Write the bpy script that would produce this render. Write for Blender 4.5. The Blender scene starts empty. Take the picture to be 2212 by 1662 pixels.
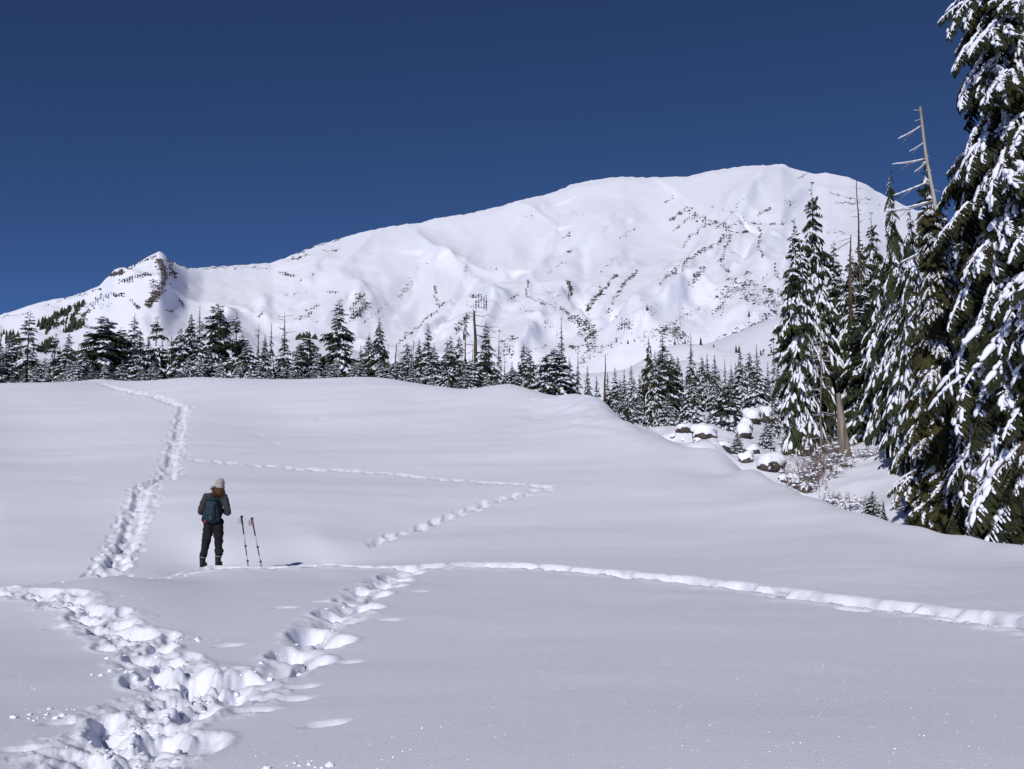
import bpy, bmesh, math, random
import numpy as np
from mathutils import Vector, Matrix

# ------------------------------------------------------------------ camera, sky, sun, exposure
R = math.radians
scene = bpy.context.scene
COL = scene.collection
FPX = 2151.0                      # focal length in units of a 2212 px wide picture
CX, CY = 1106.0, 831.0
PITCH = R(6.08)
CAMZ = 1.6
cam_d = bpy.data.cameras.new('camera'); cam = bpy.data.objects.new('camera', cam_d); COL.objects.link(cam)
cam_d.sensor_width = 36.0; cam_d.lens = 36.0 * FPX / 2212.0
cam_d.clip_start = 0.1; cam_d.clip_end = 30000.0
cam.location = (0, 0, CAMZ); cam.rotation_euler = (math.pi / 2 + PITCH, 0, 0)
scene.camera = cam

SUN_EL, SUN_AZ = R(29.5), R(-163.0)        # azimuth from +Y towards +X: behind the camera, to the left
sund = Vector((math.sin(SUN_AZ) * math.cos(SUN_EL), math.cos(SUN_AZ) * math.cos(SUN_EL), math.sin(SUN_EL)))
world = bpy.data.worlds.new('World'); scene.world = world; world.use_nodes = True
wn = world.node_tree.nodes; wl = world.node_tree.links
sky = wn.new('ShaderNodeTexSky'); sky.sky_type = 'NISHITA'; sky.sun_disc = False
sky.sun_elevation = SUN_EL; sky.sun_rotation = SUN_AZ
sky.altitude = 5000.0; sky.air_density = 0.42; sky.dust_density = 0.0; sky.ozone_density = 7.0
bg = wn['Background']; wl.new(sky.outputs[0], bg.inputs[0]); bg.inputs[1].default_value = 0.099
sun_d = bpy.data.lights.new('sun', 'SUN'); sun_d.energy = 3.66; sun_d.angle = R(0.53); sun_d.color = (1.0, 0.965, 0.91)
sun = bpy.data.objects.new('sun', sun_d); COL.objects.link(sun)
sun.rotation_euler = sund.to_track_quat('Z', 'Y').to_euler(); sun.location = (-40, -60, 60)
vs = scene.view_settings
vs.view_transform = 'Standard'; vs.look = 'None'; vs.exposure = 0.0; vs.gamma = 1.0; vs.use_curve_mapping = False
scene.cycles.max_bounces = 8; scene.cycles.diffuse_bounces = 4; scene.cycles.glossy_bounces = 2
scene.cycles.transparent_max_bounces = 4

# ------------------------------------------------------------------ helpers
rng = np.random.default_rng(11)
random.seed(5)
CP, SP = math.cos(PITCH), math.sin(PITCH)
def ray(u, v):
    dx = (np.asarray(u, float) - CX) / FPX; dy = (CY - np.asarray(v, float)) / FPX
    return dx, CP - dy * SP, SP + dy * CP
def P(u, v, d):
    """the place at forward distance d that stands at picture point (u, v)"""
    x, y, z = ray(u, v); k = d / y
    return np.stack([x * k, y * k + 0 * x, CAMZ + z * k], -1)
def uv_of(p):
    p = np.asarray(p, float); x = p[..., 0]; y = p[..., 1]; z = p[..., 2] - CAMZ
    f = y * CP + z * SP; up = -y * SP + z * CP
    return CX + FPX * x / f, CY - FPX * up / f

def hsh(i, j, s):
    i = i.astype(np.int64).astype(np.uint32); j = j.astype(np.int64).astype(np.uint32)
    h = i * np.uint32(374761393) + j * np.uint32(668265263) + np.uint32((s * 2246822519) & 0xffffffff)
    h = (h ^ (h >> np.uint32(13))) * np.uint32(1274126177)
    h = (h ^ (h >> np.uint32(16))) * np.uint32(2246822519)
    return ((h ^ (h >> np.uint32(15))).astype(np.float64)) / 4294967295.0
def vnoise(x, y, s=0):
    x = np.asarray(x, float); y = np.asarray(y, float)
    i = np.floor(x); j = np.floor(y); fx = x - i; fy = y - j
    fx = fx * fx * fx * (fx * (fx * 6 - 15) + 10); fy = fy * fy * fy * (fy * (fy * 6 - 15) + 10)
    a = hsh(i, j, s); b = hsh(i + 1, j, s); c = hsh(i, j + 1, s); d = hsh(i + 1, j + 1, s)
    return (a + (b - a) * fx + (c - a) * fy + (a - b - c + d) * fx * fy) * 2 - 1
def fbm(x, y, s=0, o=4, g=0.5):
    r = 0; a = 1
    for k in range(o):
        r = r + a * vnoise(x * 2 ** k + 17.3 * k, y * 2 ** k - 9.1 * k, s + k); a *= g
    return r
def worley(x, y, s=0):
    i = np.floor(x); j = np.floor(y); best = np.full(np.shape(x), 9.0)
    for a in (-1, 0, 1):
        for b in (-1, 0, 1):
            px = i + a + hsh(i + a, j + b, s); py = j + b + hsh(i + a, j + b, s + 7)
            best = np.minimum(best, (px - x) ** 2 + (py - y) ** 2)
    return np.sqrt(best)
def sst(a, b, x):
    t = np.clip((x - a) / (b - a), 0, 1); return t * t * (3 - 2 * t)
def sdist(px, py, poly):
    """distance to a polyline, signed side (+ right of travel), and run along it"""
    best = np.full(np.shape(px), 1e9); side = np.zeros(np.shape(px)); run = np.zeros(np.shape(px)); L = 0
    for (x0, y0), (x1, y1) in zip(poly[:-1], poly[1:]):
        dx, dy = x1 - x0, y1 - y0; l2 = dx * dx + dy * dy + 1e-12; l = math.sqrt(l2)
        t = np.clip(((px - x0) * dx + (py - y0) * dy) / l2, 0, 1)
        ex = px - x0 - t * dx; ey = py - y0 - t * dy; d = np.sqrt(ex * ex + ey * ey)
        m = d < best
        best = np.where(m, d, best); side = np.where(m, np.sign(ex * dy - ey * dx), side); run = np.where(m, L + t * l, run)
        L += l
    return best, side, run

def mesh(name, V, F, smooth=False):
    """F: an (n,3) or (n,4) array or a list of such arrays"""
    me = bpy.data.meshes.new(name)
    Fs = F if isinstance(F, list) else [F]
    Fs = [np.asarray(f, np.int32) for f in Fs if len(f)]
    V = np.asarray(V, np.float32)
    idx = np.concatenate([f.ravel() for f in Fs]); cnt = np.concatenate([np.full(len(f), f.shape[1], np.int32) for f in Fs])
    me.vertices.add(len(V)); me.vertices.foreach_set('co', V.ravel())
    me.loops.add(len(idx)); me.loops.foreach_set('vertex_index', idx)
    me.polygons.add(len(cnt)); st = np.zeros(len(cnt), np.int32); st[1:] = np.cumsum(cnt)[:-1]
    me.polygons.foreach_set('loop_start', st)
    me.polygons.foreach_set('use_smooth', np.full(len(cnt), bool(smooth)))
    me.update(calc_edges=True); me.validate()
    return me
def obj(name, me, mat=None, parent=None, loc=None):
    o = bpy.data.objects.new(name, me); COL.objects.link(o)
    if mat is not None and me is not None and len(me.materials) == 0: me.materials.append(mat)
    if parent is not None: o.parent = parent
    if loc is not None: o.location = loc
    return o
def tag(o, label=None, cat=None, group=None, kind=None):
    for k, v in (('label', label), ('category', cat), ('group', group), ('kind', kind)):
        if v: o[k] = v
    return o
def thing(name, label, cat, loc, group=None, rz=0.0):
    o = bpy.data.objects.new(name, None); COL.objects.link(o); o.empty_display_size = 0.2
    o.location = loc; o.rotation_euler = (0, 0, rz)
    return tag(o, label, cat, group)
class MB:
    """collects pieces of one mesh"""
    def __init__(s): s.V = []; s.F = {3: [], 4: []}; s.n = 0
    def add(s, V, F):
        V = np.asarray(V, float); F = np.asarray(F, int)
        s.V.append(V); s.F[F.shape[1]].append(F + s.n); s.n += len(V)
    def mesh(s, name, smooth=False):
        return mesh(name, np.concatenate(s.V), [np.concatenate(f) for f in s.F.values() if f], smooth)
    def tube(s, pts, rad, n=6, cap=True):
        pts = np.asarray(pts, float); rad = np.broadcast_to(np.asarray(rad, float), (len(pts),))
        rings = []; up = np.array([0.31, 0.17, 0.93])
        for k in range(len(pts)):
            t = pts[min(k + 1, len(pts) - 1)] - pts[max(k - 1, 0)]; t = t / (np.linalg.norm(t) + 1e-9)
            a = np.cross(t, up)
            if np.linalg.norm(a) < 1e-3: a = np.cross(t, [1, 0, 0])
            a /= np.linalg.norm(a); b = np.cross(t, a)
            th = np.arange(n) * 2 * math.pi / n
            rings.append(pts[k] + rad[k] * (np.cos(th)[:, None] * a + np.sin(th)[:, None] * b))
        V = np.concatenate(rings); F = []
        for k in range(len(pts) - 1):
            for j in range(n):
                F.append((k * n + j, k * n + (j + 1) % n, (k + 1) * n + (j + 1) % n, (k + 1) * n + j))
        s.add(V, F)
        if cap:
            T = []
            m = len(V)
            for j in range(1, n - 1): T.append((0, j + 1, j)); T.append((m - n, m - n + j, m - n + j + 1))
            s.F[3].append(np.array(T) + s.n - m)
def ico(sub):
    bm = bmesh.new(); bmesh.ops.create_icosphere(bm, subdivisions=sub, radius=1.0)
    bm.verts.ensure_lookup_table()
    V = np.array([v.co[:] for v in bm.verts]); F = np.array([[v.index for v in f.verts] for f in bm.faces]); bm.free()
    return V, F
OCT = (np.array([(1, 0, 0), (-1, 0, 0), (0, 1, 0), (0, -1, 0), (0, 0, 1), (0, 0, -1)], float), np.array([(0, 2, 4), (2, 1, 4), (1, 3, 4), (3, 0, 4), (2, 0, 5), (1, 2, 5), (3, 1, 5), (0, 3, 5)]))
ICO1, ICO2, ICO3 = ico(1), ico(2), ico(3)

# ------------------------------------------------------------------ materials
def nodes(name):
    m = bpy.data.materials.new(name); m.use_nodes = True
    return m, m.node_tree.nodes, m.node_tree.links, m.node_tree.nodes['Principled BSDF']
def setp(b, **k):
    for n, v in k.items(): b.inputs[n.replace('_', ' ')].default_value = v
def noise_mat(name, c1, c2, scale=5.0, detail=4.0, rough=0.8, stretch=(1, 1, 1), bump=0.0, bscale=40.0, spec=0.3, lo=0.35, hi=0.65):
    m, n, l, b = nodes(name)
    tc = n.new('ShaderNodeTexCoord'); mp = n.new('ShaderNodeMapping'); mp.inputs['Scale'].default_value = stretch
    nz = n.new('ShaderNodeTexNoise'); nz.inputs['Scale'].default_value = scale; nz.inputs['Detail'].default_value = detail
    rp = n.new('ShaderNodeValToRGB'); rp.color_ramp.elements[0].position = lo; rp.color_ramp.elements[1].position = hi
    rp.color_ramp.elements[0].color = (*c1, 1); rp.color_ramp.elements[1].color = (*c2, 1)
    l.new(tc.outputs['Object'], mp.inputs[0]); l.new(mp.outputs[0], nz.inputs['Vector'])
    l.new(nz.outputs[0], rp.inputs[0]); l.new(rp.outputs[0], b.inputs['Base Color'])
    setp(b, Roughness=rough, Specular_IOR_Level=spec)
    if bump > 0:
        n2 = n.new('ShaderNodeTexNoise'); n2.inputs['Scale'].default_value = bscale; n2.inputs['Detail'].default_value = 5
        bp = n.new('ShaderNodeBump'); bp.inputs['Strength'].default_value = bump; bp.inputs['Distance'].default_value = 0.02
        l.new(mp.outputs[0], n2.inputs['Vector']); l.new(n2.outputs[0], bp.inputs['Height']); l.new(bp.outputs[0], b.inputs['Normal'])
    return m
SNOWC = (0.775, 0.795, 0.92, 1)
def snow_mat(name, bumps=((60.0, 0.25, 0.004),), sparkle=False, rough=0.7):
    m, n, l, b = nodes(name)
    setp(b, Base_Color=SNOWC, Roughness=rough, Specular_IOR_Level=0.12)
    tc = n.new('ShaderNodeTexCoord'); last = None
    for sc, st, di in bumps:
        nz = n.new('ShaderNodeTexNoise'); nz.inputs['Scale'].default_value = sc; nz.inputs['Detail'].default_value = 6
        bp = n.new('ShaderNodeBump'); bp.inputs['Strength'].default_value = st; bp.inputs['Distance'].default_value = di
        l.new(tc.outputs['Object'], nz.inputs['Vector']); l.new(nz.outputs[0], bp.inputs['Height'])
        if last: l.new(last.outputs[0], bp.inputs['Normal'])
        last = bp
    if sparkle:                                            # faint wind ripples across the fall line
        mp = n.new('ShaderNodeMapping'); mp.inputs['Scale'].default_value = (0.6, 2.4, 1.0); mp.inputs['Rotation'].default_value = (0, 0, 0.25)
        nz = n.new('ShaderNodeTexNoise'); nz.inputs['Scale'].default_value = 1.6; nz.inputs['Detail'].default_value = 4; nz.inputs['Distortion'].default_value = 0.4
        bp = n.new('ShaderNodeBump'); bp.inputs['Strength'].default_value = 0.09; bp.inputs['Distance'].default_value = 0.03
        l.new(tc.outputs['Object'], mp.inputs[0]); l.new(mp.outputs[0], nz.inputs['Vector']); l.new(nz.outputs[0], bp.inputs['Height']); l.new(last.outputs[0], bp.inputs['Normal']); last = bp
    if last: l.new(last.outputs[0], b.inputs['Normal'])
    if sparkle:
        # single ice crystals: rare cells, each a small mirror with a tilt of its own
        vo = n.new('ShaderNodeTexVoronoi'); vo.inputs['Scale'].default_value = 120.0
        l.new(tc.outputs['Object'], vo.inputs['Vector'])
        sub = n.new('ShaderNodeVectorMath'); sub.operation = 'SUBTRACT'; sub.inputs[1].default_value = (0.5, 0.5, 0.5)
        scl = n.new('ShaderNodeVectorMath'); scl.operation = 'SCALE'; scl.inputs['Scale'].default_value = 2.2
        ge = n.new('ShaderNodeNewGeometry')
        add = n.new('ShaderNodeVectorMath'); add.operation = 'ADD'
        nrm = n.new('ShaderNodeVectorMath'); nrm.operation = 'NORMALIZE'
        l.new(vo.outputs['Color'], sub.inputs[0]); l.new(sub.outputs[0], scl.inputs[0])
        l.new(scl.outputs[0], add.inputs[0]); l.new(ge.outputs['Normal'], add.inputs[1]); l.new(add.outputs[0], nrm.inputs[0])
        wn_ = n.new('ShaderNodeTexWhiteNoise'); wn_.noise_dimensions = '3D'; l.new(vo.outputs['Position'], wn_.inputs['Vector'])
        lt = n.new('ShaderNodeMath'); lt.operation = 'LESS_THAN'; lt.inputs[1].default_value = 0.95; l.new(wn_.outputs['Value'], lt.inputs[0])
        gl = n.new('ShaderNodeBsdfGlossy'); gl.inputs['Roughness'].default_value = 0.30; gl.inputs['Color'].default_value = (1, 1, 1, 1)
        l.new(nrm.outputs[0], gl.inputs['Normal'])
        ds = n.new('ShaderNodeMath'); ds.operation = 'LESS_THAN'; ds.inputs[1].default_value = 0.30; l.new(vo.outputs['Distance'], ds.inputs[0])
        mu = n.new('ShaderNodeMath'); mu.operation = 'MULTIPLY'; l.new(lt.outputs[0], mu.inputs[0]); l.new(ds.outputs[0], mu.inputs[1])
        m2 = n.new('ShaderNodeMath'); m2.operation = 'MULTIPLY'; m2.inputs[1].default_value = 0.34; l.new(mu.outputs[0], m2.inputs[0])
        mx = n.new('ShaderNodeMixShader'); l.new(m2.outputs[0], mx.inputs[0]); l.new(b.outputs[0], mx.inputs[1]); l.new(gl.outputs[0], mx.inputs[2])
        l.new(mx.outputs[0], n['Material Output'].inputs['Surface'])
    return m
M = {}
M['snow'] = snow_mat('snow_field', ((1.3, 0.10, 0.05), (28.0, 0.30, 0.010), (150.0, 0.6, 0.004)), sparkle=True)
M['msnow'] = snow_mat('mountain_snow', ((0.02, 0.35, 6.0), (0.10, 0.35, 1.2)))
M['tsnow'] = snow_mat('tree_snow', ((9.0, 0.5, 0.05), (40.0, 0.4, 0.01)))
M['csnow'] = snow_mat('clod_snow', ((25.0, 0.5, 0.02),))
M['rock'] = noise_mat('mountain_rock', (0.035, 0.028, 0.03), (0.11, 0.085, 0.08), 0.15, 5, 0.9)
M['boulder'] = noise_mat('boulder_rock', (0.03, 0.025, 0.022), (0.10, 0.08, 0.07), 2.0, 6, 0.9, bump=0.6, bscale=9)
M['needle_far'] = noise_mat('far_needles', (0.020, 0.026, 0.017), (0.050, 0.056, 0.034), 1.6, 3, 0.8, spec=0.15)
M['needle_mid'] = noise_mat('mid_needles', (0.020, 0.028, 0.014), (0.052, 0.062, 0.028), 1.3, 4, 0.75, spec=0.15)
M['needle_near'] = noise_mat('near_needles', (0.014, 0.019, 0.009), (0.046, 0.050, 0.019), 2.2, 5, 0.7, spec=0.2)
M['needle_olive'] = noise_mat('olive_needles', (0.020, 0.024, 0.009), (0.070, 0.062, 0.019), 2.0, 5, 0.7, spec=0.2)
M['bark'] = noise_mat('bark', (0.035, 0.024, 0.018), (0.11, 0.075, 0.055), 6, 5, 0.95, (1, 1, 0.25), 0.6, 30)
M['deadwood'] = noise_mat('dead_wood', (0.20, 0.17, 0.15), (0.42, 0.37, 0.33), 9, 6, 0.9, (1, 1, 0.08), 0.6, 26)
M['stumpwood'] = noise_mat('stump_wood', (0.09, 0.075, 0.062), (0.26, 0.225, 0.195), 7, 6, 0.9, (1, 1, 0.06), 0.8, 20)
M['twig'] = noise_mat('shrub_twig', (0.09, 0.066, 0.058), (0.20, 0.15, 0.13), 8, 3, 0.9)
# ------------------------------------------------------------------ near snow field: base shape through points of known distance
ctrl = []
def c(u, v, d): ctrl.append(tuple(P(u, v, d)))
def cz(u, d, z): ctrl.append(((u - CX) / FPX * d, d, z))          # a hidden point
for u in (-500, 100, 600, 1106, 1700, 2212, 2800):
    cz(u, 1.5, 0.0); cz(u, 3.5, 0.0)
for u, z in ((-400, 0.10), (100, 0.05), (600, 0.06), (1106, 0.09), (1700, 0.09), (2300, 0.06), (2700, 0.0)): cz(u, 6.0, z)
for u, z in ((-400, .06), (50, .01), (500, -.01), (1000, .0), (1600, .0), (2300, -.02)): cz(u, 9.5, z)
for u, v, d in ((0, 1272, 15), (220, 1247, 16.8), (440, 1225, 19.6), (460, 1223, 20.4), (700, 1214, 20.4), (980, 1213, 20.8), (1400, 1246, 18.0), (1800, 1295, 14.8), (2212, 1350, 12.1)): c(u, v, d)
for u, d, z in ((0, 17.5, -.22), (150, 18.8, -.24), (300, 20.3, -.18), (460, 22.4, -.28), (700, 22.7, -.14), (-250, 16.5, -.15)): cz(u, d, z)
for u, v, d in ((-300, 1180, 24), (250, 1205, 23), (280, 1120, 28), (310, 1060, 33), (350, 990, 42), (380, 940, 50), (395, 880, 62), (340, 855, 70), (225, 828, 84),
                (800, 1175, 25), (1190, 1055, 35), (600, 1010, 40), (800, 1025, 38.5), (600, 900, 60), (1000, 905, 57), (1300, 960, 46), (1500, 1050, 35.5),
                (1500, 1140, 27.5), (1000, 1130, 28), (1900, 1190, 21.5), (2212, 1235, 18.5), (1600, 1220, 20.3), (0, 950, 50), (0, 1100, 29), (0, 1190, 23.5), (0, 880, 64),
                (600, 1150, 26), (460, 1150, 25.5), (700, 1170, 24.8), (1000, 1050, 36), (1000, 980, 45), (1250, 1100, 30.5), (900, 860, 67), (1200, 890, 60), (1700, 1120, 28.5)): c(u, v, d)
crest = [(-300, 842, 84), (0, 834, 86), (110, 828, 86), (215, 819, 87), (420, 817, 87), (600, 824, 84), (760, 820, 83), (850, 823, 81), (960, 838, 75), (1010, 844, 73), (1060, 838, 73),
         (1105, 834, 73), (1150, 845, 70), (1200, 856, 67), (1265, 858, 66), (1310, 876, 62), (1345, 905, 57), (1420, 937, 52), (1560, 978, 45), (1640, 1018, 40),
         (1700, 1052, 36.5), (1800, 1092, 33), (1900, 1122, 30), (2000, 1142, 27.5), (2100, 1163, 26), (2212, 1185, 24.5), (2400, 1225, 22)]
for u, v, d in crest:
    c(u, v, d); p = P(u, v, d); sl = (p[2] - CAMZ) / d
    k = 1.10
    cz(u, d * k, CAMZ + sl * d * k - (0.55 if u < 1300 else 0.6) - 0.004 * d * (k - 1) * 100 * 0.2)
for u, d, z in ((-300, 110, 10.2), (0, 110, 10.4), (300, 112, 10.8), (600, 110, 10.0), (900, 106, 9.0), (1100, 100, 8.2), (1250, 95, 6.8),
                (-300, 160, 10), (0, 160, 10.0), (600, 160, 9.0), (1000, 160, 8.0), (1250, 160, 7.5), (1500, 160, 9.5), (1750, 160, 12.5), (2000, 160, 16), (2400, 160, 20), (2800, 160, 22)): cz(u, d, z)
# the gully with its boulders, and the bank behind it
for u, v, d in ((1490, 935, 61), (1600, 978, 57), (1550, 962, 57), (1650, 996, 53), (1810, 1058, 46.5), (1900, 1005, 50), (1930, 962, 55), (1825, 992, 55),
                (1850, 938, 66), (1780, 985, 60), (1900, 1098, 40), (1700, 985, 61), (1620, 930, 72), (1500, 915, 75), (1400, 925, 66), (1450, 905, 82), (1560, 890, 92), (1650, 880, 96), (2000, 900, 66), (2100, 880, 60), (1750, 935, 76), (1900, 880, 88)): c(u, v, d)
for u, d, z in ((1745, 43.5, -0.1), (1700, 47, 1.2), (1850, 39, -0.3), (1350, 75, 4.4), (1300, 85, 5.2), (2000, 33, 0.0), (2100, 31, -0.1), (2212, 30, -0.2), (2400, 28, -0.2), (2000, 22, .2), (2000, 25, .40), (2000, 18.5, .08), (2212, 21.5, .13), (2100, 23.5, .25), (1900, 25.5, .52), (1800, 27, .72), (1560, 40.5, 2.3), (1640, 36, 1.75), (1500, 40, 2.4), (460, 13, .06), (700, 14, .07), (460, 17.5, .12), (700, 17.8, .13), (850, 18, .1), (100, 12, .05), (1850, 23, .42), (2000, 42, 1.3), (2150, 42, 1.8), (2350, 40, 2.0), (2300, 55, 5.0), (2600, 50, 4.0)): cz(u, d, z)
ctrl = np.array(ctrl)
def dom(x, y):
    y = np.maximum(y, 0.5); return np.stack([x / y * 2.2, np.log(y)], -1)
def tps_fit(X, f, lam):
    n = len(X); d = np.linalg.norm(X[:, None] - X[None], axis=-1); K = np.where(d > 0, d * d * np.log(d + 1e-12), 0) + lam * np.eye(n)
    Pm = np.concatenate([np.ones((n, 1)), X], 1); A = np.zeros((n + 3, n + 3)); A[:n, :n] = K; A[:n, n:] = Pm; A[n:, :n] = Pm.T
    return np.linalg.solve(A, np.concatenate([f, np.zeros(3)]))
def tps_eval(X, Xc, w):
    out = np.empty(len(X)); n = len(Xc)
    for s in range(0, len(X), 20000):
        q = X[s:s + 20000]; d2 = ((q[:, None] - Xc[None]) ** 2).sum(-1)
        out[s:s + 20000] = (0.5 * d2 * np.log(d2 + 1e-20)) @ w[:n] + w[n] + q @ w[n + 1:]
    return out
CD = dom(ctrl[:, 0], ctrl[:, 1]); CW = tps_fit(CD, ctrl[:, 2], 1.5e-5)
def base_raw(x, y):
    x = np.asarray(x, float).ravel(); y = np.asarray(y, float).ravel()
    return tps_eval(dom(x, y), CD, CW)
# a table of the smooth base, looked up for every vertex
TA = np.linspace(-1.0, 1.0, 321); TL = np.linspace(math.log(1.2), math.log(175.0), 401)
ga, gl_ = np.meshgrid(TA, TL, indexing='ij'); gy = np.exp(gl_)
TZ = base_raw((ga * gy), gy).reshape(ga.shape)
def base(x, y):
    x = np.asarray(x, float); y = np.maximum(np.asarray(y, float), 1.21)
    fa = np.clip((x / y + 1.0) / (TA[1] - TA[0]), 0, 319.999); fl = np.clip((np.log(y) - TL[0]) / (TL[1] - TL[0]), 0, 399.999)
    i = fa.astype(int); j = fl.astype(int); a = fa - i; b = fl - j
    z = TZ[i, j] * (1 - a) * (1 - b) + TZ[i + 1, j] * a * (1 - b) + TZ[i, j + 1] * (1 - a) * b + TZ[i + 1, j + 1] * a * b
    # gentle wind-packed swells, longer across the slope than down it
    w = sst(7, 30, y)
    z = z + (0.018 + 0.055 * w) * fbm(x * 0.06 + y * 0.03, y * 0.20 - x * 0.03, 3, 3) + 0.008 * fbm(x * 0.5, y * 0.9, 8, 2)
    # lumpy snow over hidden boulders in the gully
    g = np.exp(-(((x - 11.5) / 7) ** 2 + ((y - 58) / 9) ** 2))
    return z + g * 0.5 * fbm(x * 0.55, y * 0.5, 21, 3)
def hit(u, v, d0=3.0, d1=150.0):
    """where the line of sight through (u, v) first meets the snow"""
    d = np.exp(np.linspace(math.log(d0), math.log(d1), 3000)); p = P(u, v, d)
    b = np.nonzero(p[:, 2] <= base(p[:, 0], p[:, 1]))[0]
    k = b[0] if len(b) else int(np.argmin(p[:, 2] - base(p[:, 0], p[:, 1])))
    return p[k]
def spline(pts, step):
    pts = np.asarray(pts, float); n = len(pts); out = []
    q = np.vstack([2 * pts[0] - pts[1], pts, 2 * pts[-1] - pts[-2]])
    for k in range(n - 1):
        p0, p1, p2, p3 = q[k:k + 4]; m = max(2, int(np.linalg.norm(p2 - p1) / step)); t = np.linspace(0, 1, m, endpoint=False)[:, None]
        out.append(0.5 * (2 * p1 + (p2 - p0) * t + (2 * p0 - 5 * p1 + 4 * p2 - p3) * t ** 2 + (3 * p1 - p0 - 3 * p2 + p3) * t ** 3))
    return np.vstack(out + [pts[-1:]])
def trail(px, step=0.1):
    return spline(np.array([(u, v) if abs(u) < 30 and v < 60 else hit(u, v)[:2] for u, v in px]), step)
def near(u, d): return (u - CX) / FPX * (d * CP - 1.5 * SP), d
T_A = trail([near(-420, 13.4), near(-200, 14.2), near(-60, 14.7), (24, 1277), (127, 1291), (203, 1330), (275, 1368), (330, 1414), (405, 1466)])
T_A2 = trail([(405, 1466), (415, 1500), (345, 1545), (300, 1585), (300, 1627), (250, 1662), (210, 1720)])
T_B = trail([(405, 1468), (470, 1474), (529, 1470), (601, 1453), (652, 1418), (680, 1384), (711, 1346), (752, 1320), (784, 1284), (824, 1264), (868, 1240), (930, 1222)])
T_C = trail([near(475, 19.3), near(600, 19.5), near(700, 19.6), near(830, 19.8), near(980, 20.1), (1180, 1227), (1400, 1246), (1560, 1264), (1740, 1288), (1900, 1311), (2060, 1329), (2212, 1350), (2420, 1385), (2700, 1440), (3050, 1520)])
T_C0 = trail([near(60, 15.2), near(220, 16.6), near(330, 17.8), near(440, 19.0), near(490, 19.4)])
T_D = trail([(800, 1174), (880, 1150), (960, 1121), (1050, 1089), (1120, 1071), (1185, 1056)])
T_D2 = trail([(1185, 1054), (1100, 1046), (960, 1037), (800, 1021), (640, 1013), (480, 1001), (405, 994)])
T_E = trail([(232, 1246), (262, 1195), (288, 1130), (302, 1080), (322, 1045), (362, 1030), (372, 985), (385, 940), (392, 900), (396, 880)])
T_E2 = trail([(396, 880), (372, 872), (340, 858), (290, 848), (245, 838), (216, 829)])
# every dent: x, y, heading, half length, half width, depth, wall sharpness, rim
dents = []
def walk(tr, stride, gait, hl, hw, depth, jit=0.04, rim=0.25, sharp=4.0, skip=0.0, phase=0.0):
    seg = np.linalg.norm(np.diff(tr, axis=0), axis=1); s = np.concatenate([[0], np.cumsum(seg)]); k = 0; r = phase
    while r < s[-1]:
        x = np.interp(r, s, tr[:, 0]); y = np.interp(r, s, tr[:, 1])
        x2 = np.interp(min(r + .2, s[-1]), s, tr[:, 0]); y2 = np.interp(min(r + .2, s[-1]), s, tr[:, 1])
        h = math.atan2(y2 - y, x2 - x) if r + .2 < s[-1] + .19 else h
        sd = gait * (1 if k % 2 else -1)
        if random.random() >= skip:
            dents.append((x - math.sin(h) * sd + random.gauss(0, jit), y + math.cos(h) * sd + random.gauss(0, jit), h + random.gauss(0, .18),
                          hl * random.uniform(.85, 1.2), hw * random.uniform(.85, 1.2), depth * random.uniform(.7, 1.25), sharp, rim))
        k += 1; r += stride * random.uniform(.88, 1.12)
walk(T_A, .46, .13, .20, .12, .15, .05, .3, 4.5); walk(T_A, .8, .30, .20, .08, .09, .08, phase=.1)
walk(T_A2, .48, .15, .21, .13, .15, .06, .3, 4.5); walk(T_A2, .8, .30, .24, .10, .11, .08)
walk(T_B, .70, .17, .27, .16, .32, .04, .10, 4.0); walk(T_B, 1.1, .05, .36, .18, .10, .05, .05, 2.0)
walk(T_C, .71, .14, .30, .17, .20, .08, .06, 3.5, .12); walk(T_C, .83, .08, .22, .13, .14, .10, .06, 4.5, .3, .3); walk(T_C, .8, -.46, .22, .10, .11, .07, .1, 3, .3)
walk(T_C0, .45, .10, .20, .10, .09, .05, .4)
walk(T_D, .42, .13, .22, .11, .17, .07, .2, 4.0, .08); walk(T_D2, .46, .11, .24, .11, .16, .07, .2, 4.0, .12)
walk(T_E, .5, .14, .20, .12, .13, .08); walk(T_E, .37, .36, .15, .07, .10, .08, skip=.15); walk(T_E, .5, .46, .15, .05, .06, .12, skip=.3)
walk(T_E2, .46, .16, .20, .12, .15, .08); walk(T_E2, .5, .38, .15, .07, .08, .1, skip=.2)
for u, v in ((614, 1313), (902, 1278), (839, 1339), (491, 1395), (750, 1431), (648, 1485), (631, 1511), (699, 1564), (144, 1339), (127, 1356), (237, 1390), (51, 1619),
             (136, 1560), (546, 1492), (546, 1536), (339, 1488), (690, 1300), (780, 880), (590, 958), (560, 940), (690, 905), (1270, 860), (1150, 865)):
    p = hit(u, v); f = 1.0 if p[1] < 25 else 2.2
    dents.append((p[0], p[1], R(25) + random.gauss(0, .2), .13 * f, .06 * f, .055 * f, 2.2, .0))
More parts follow.
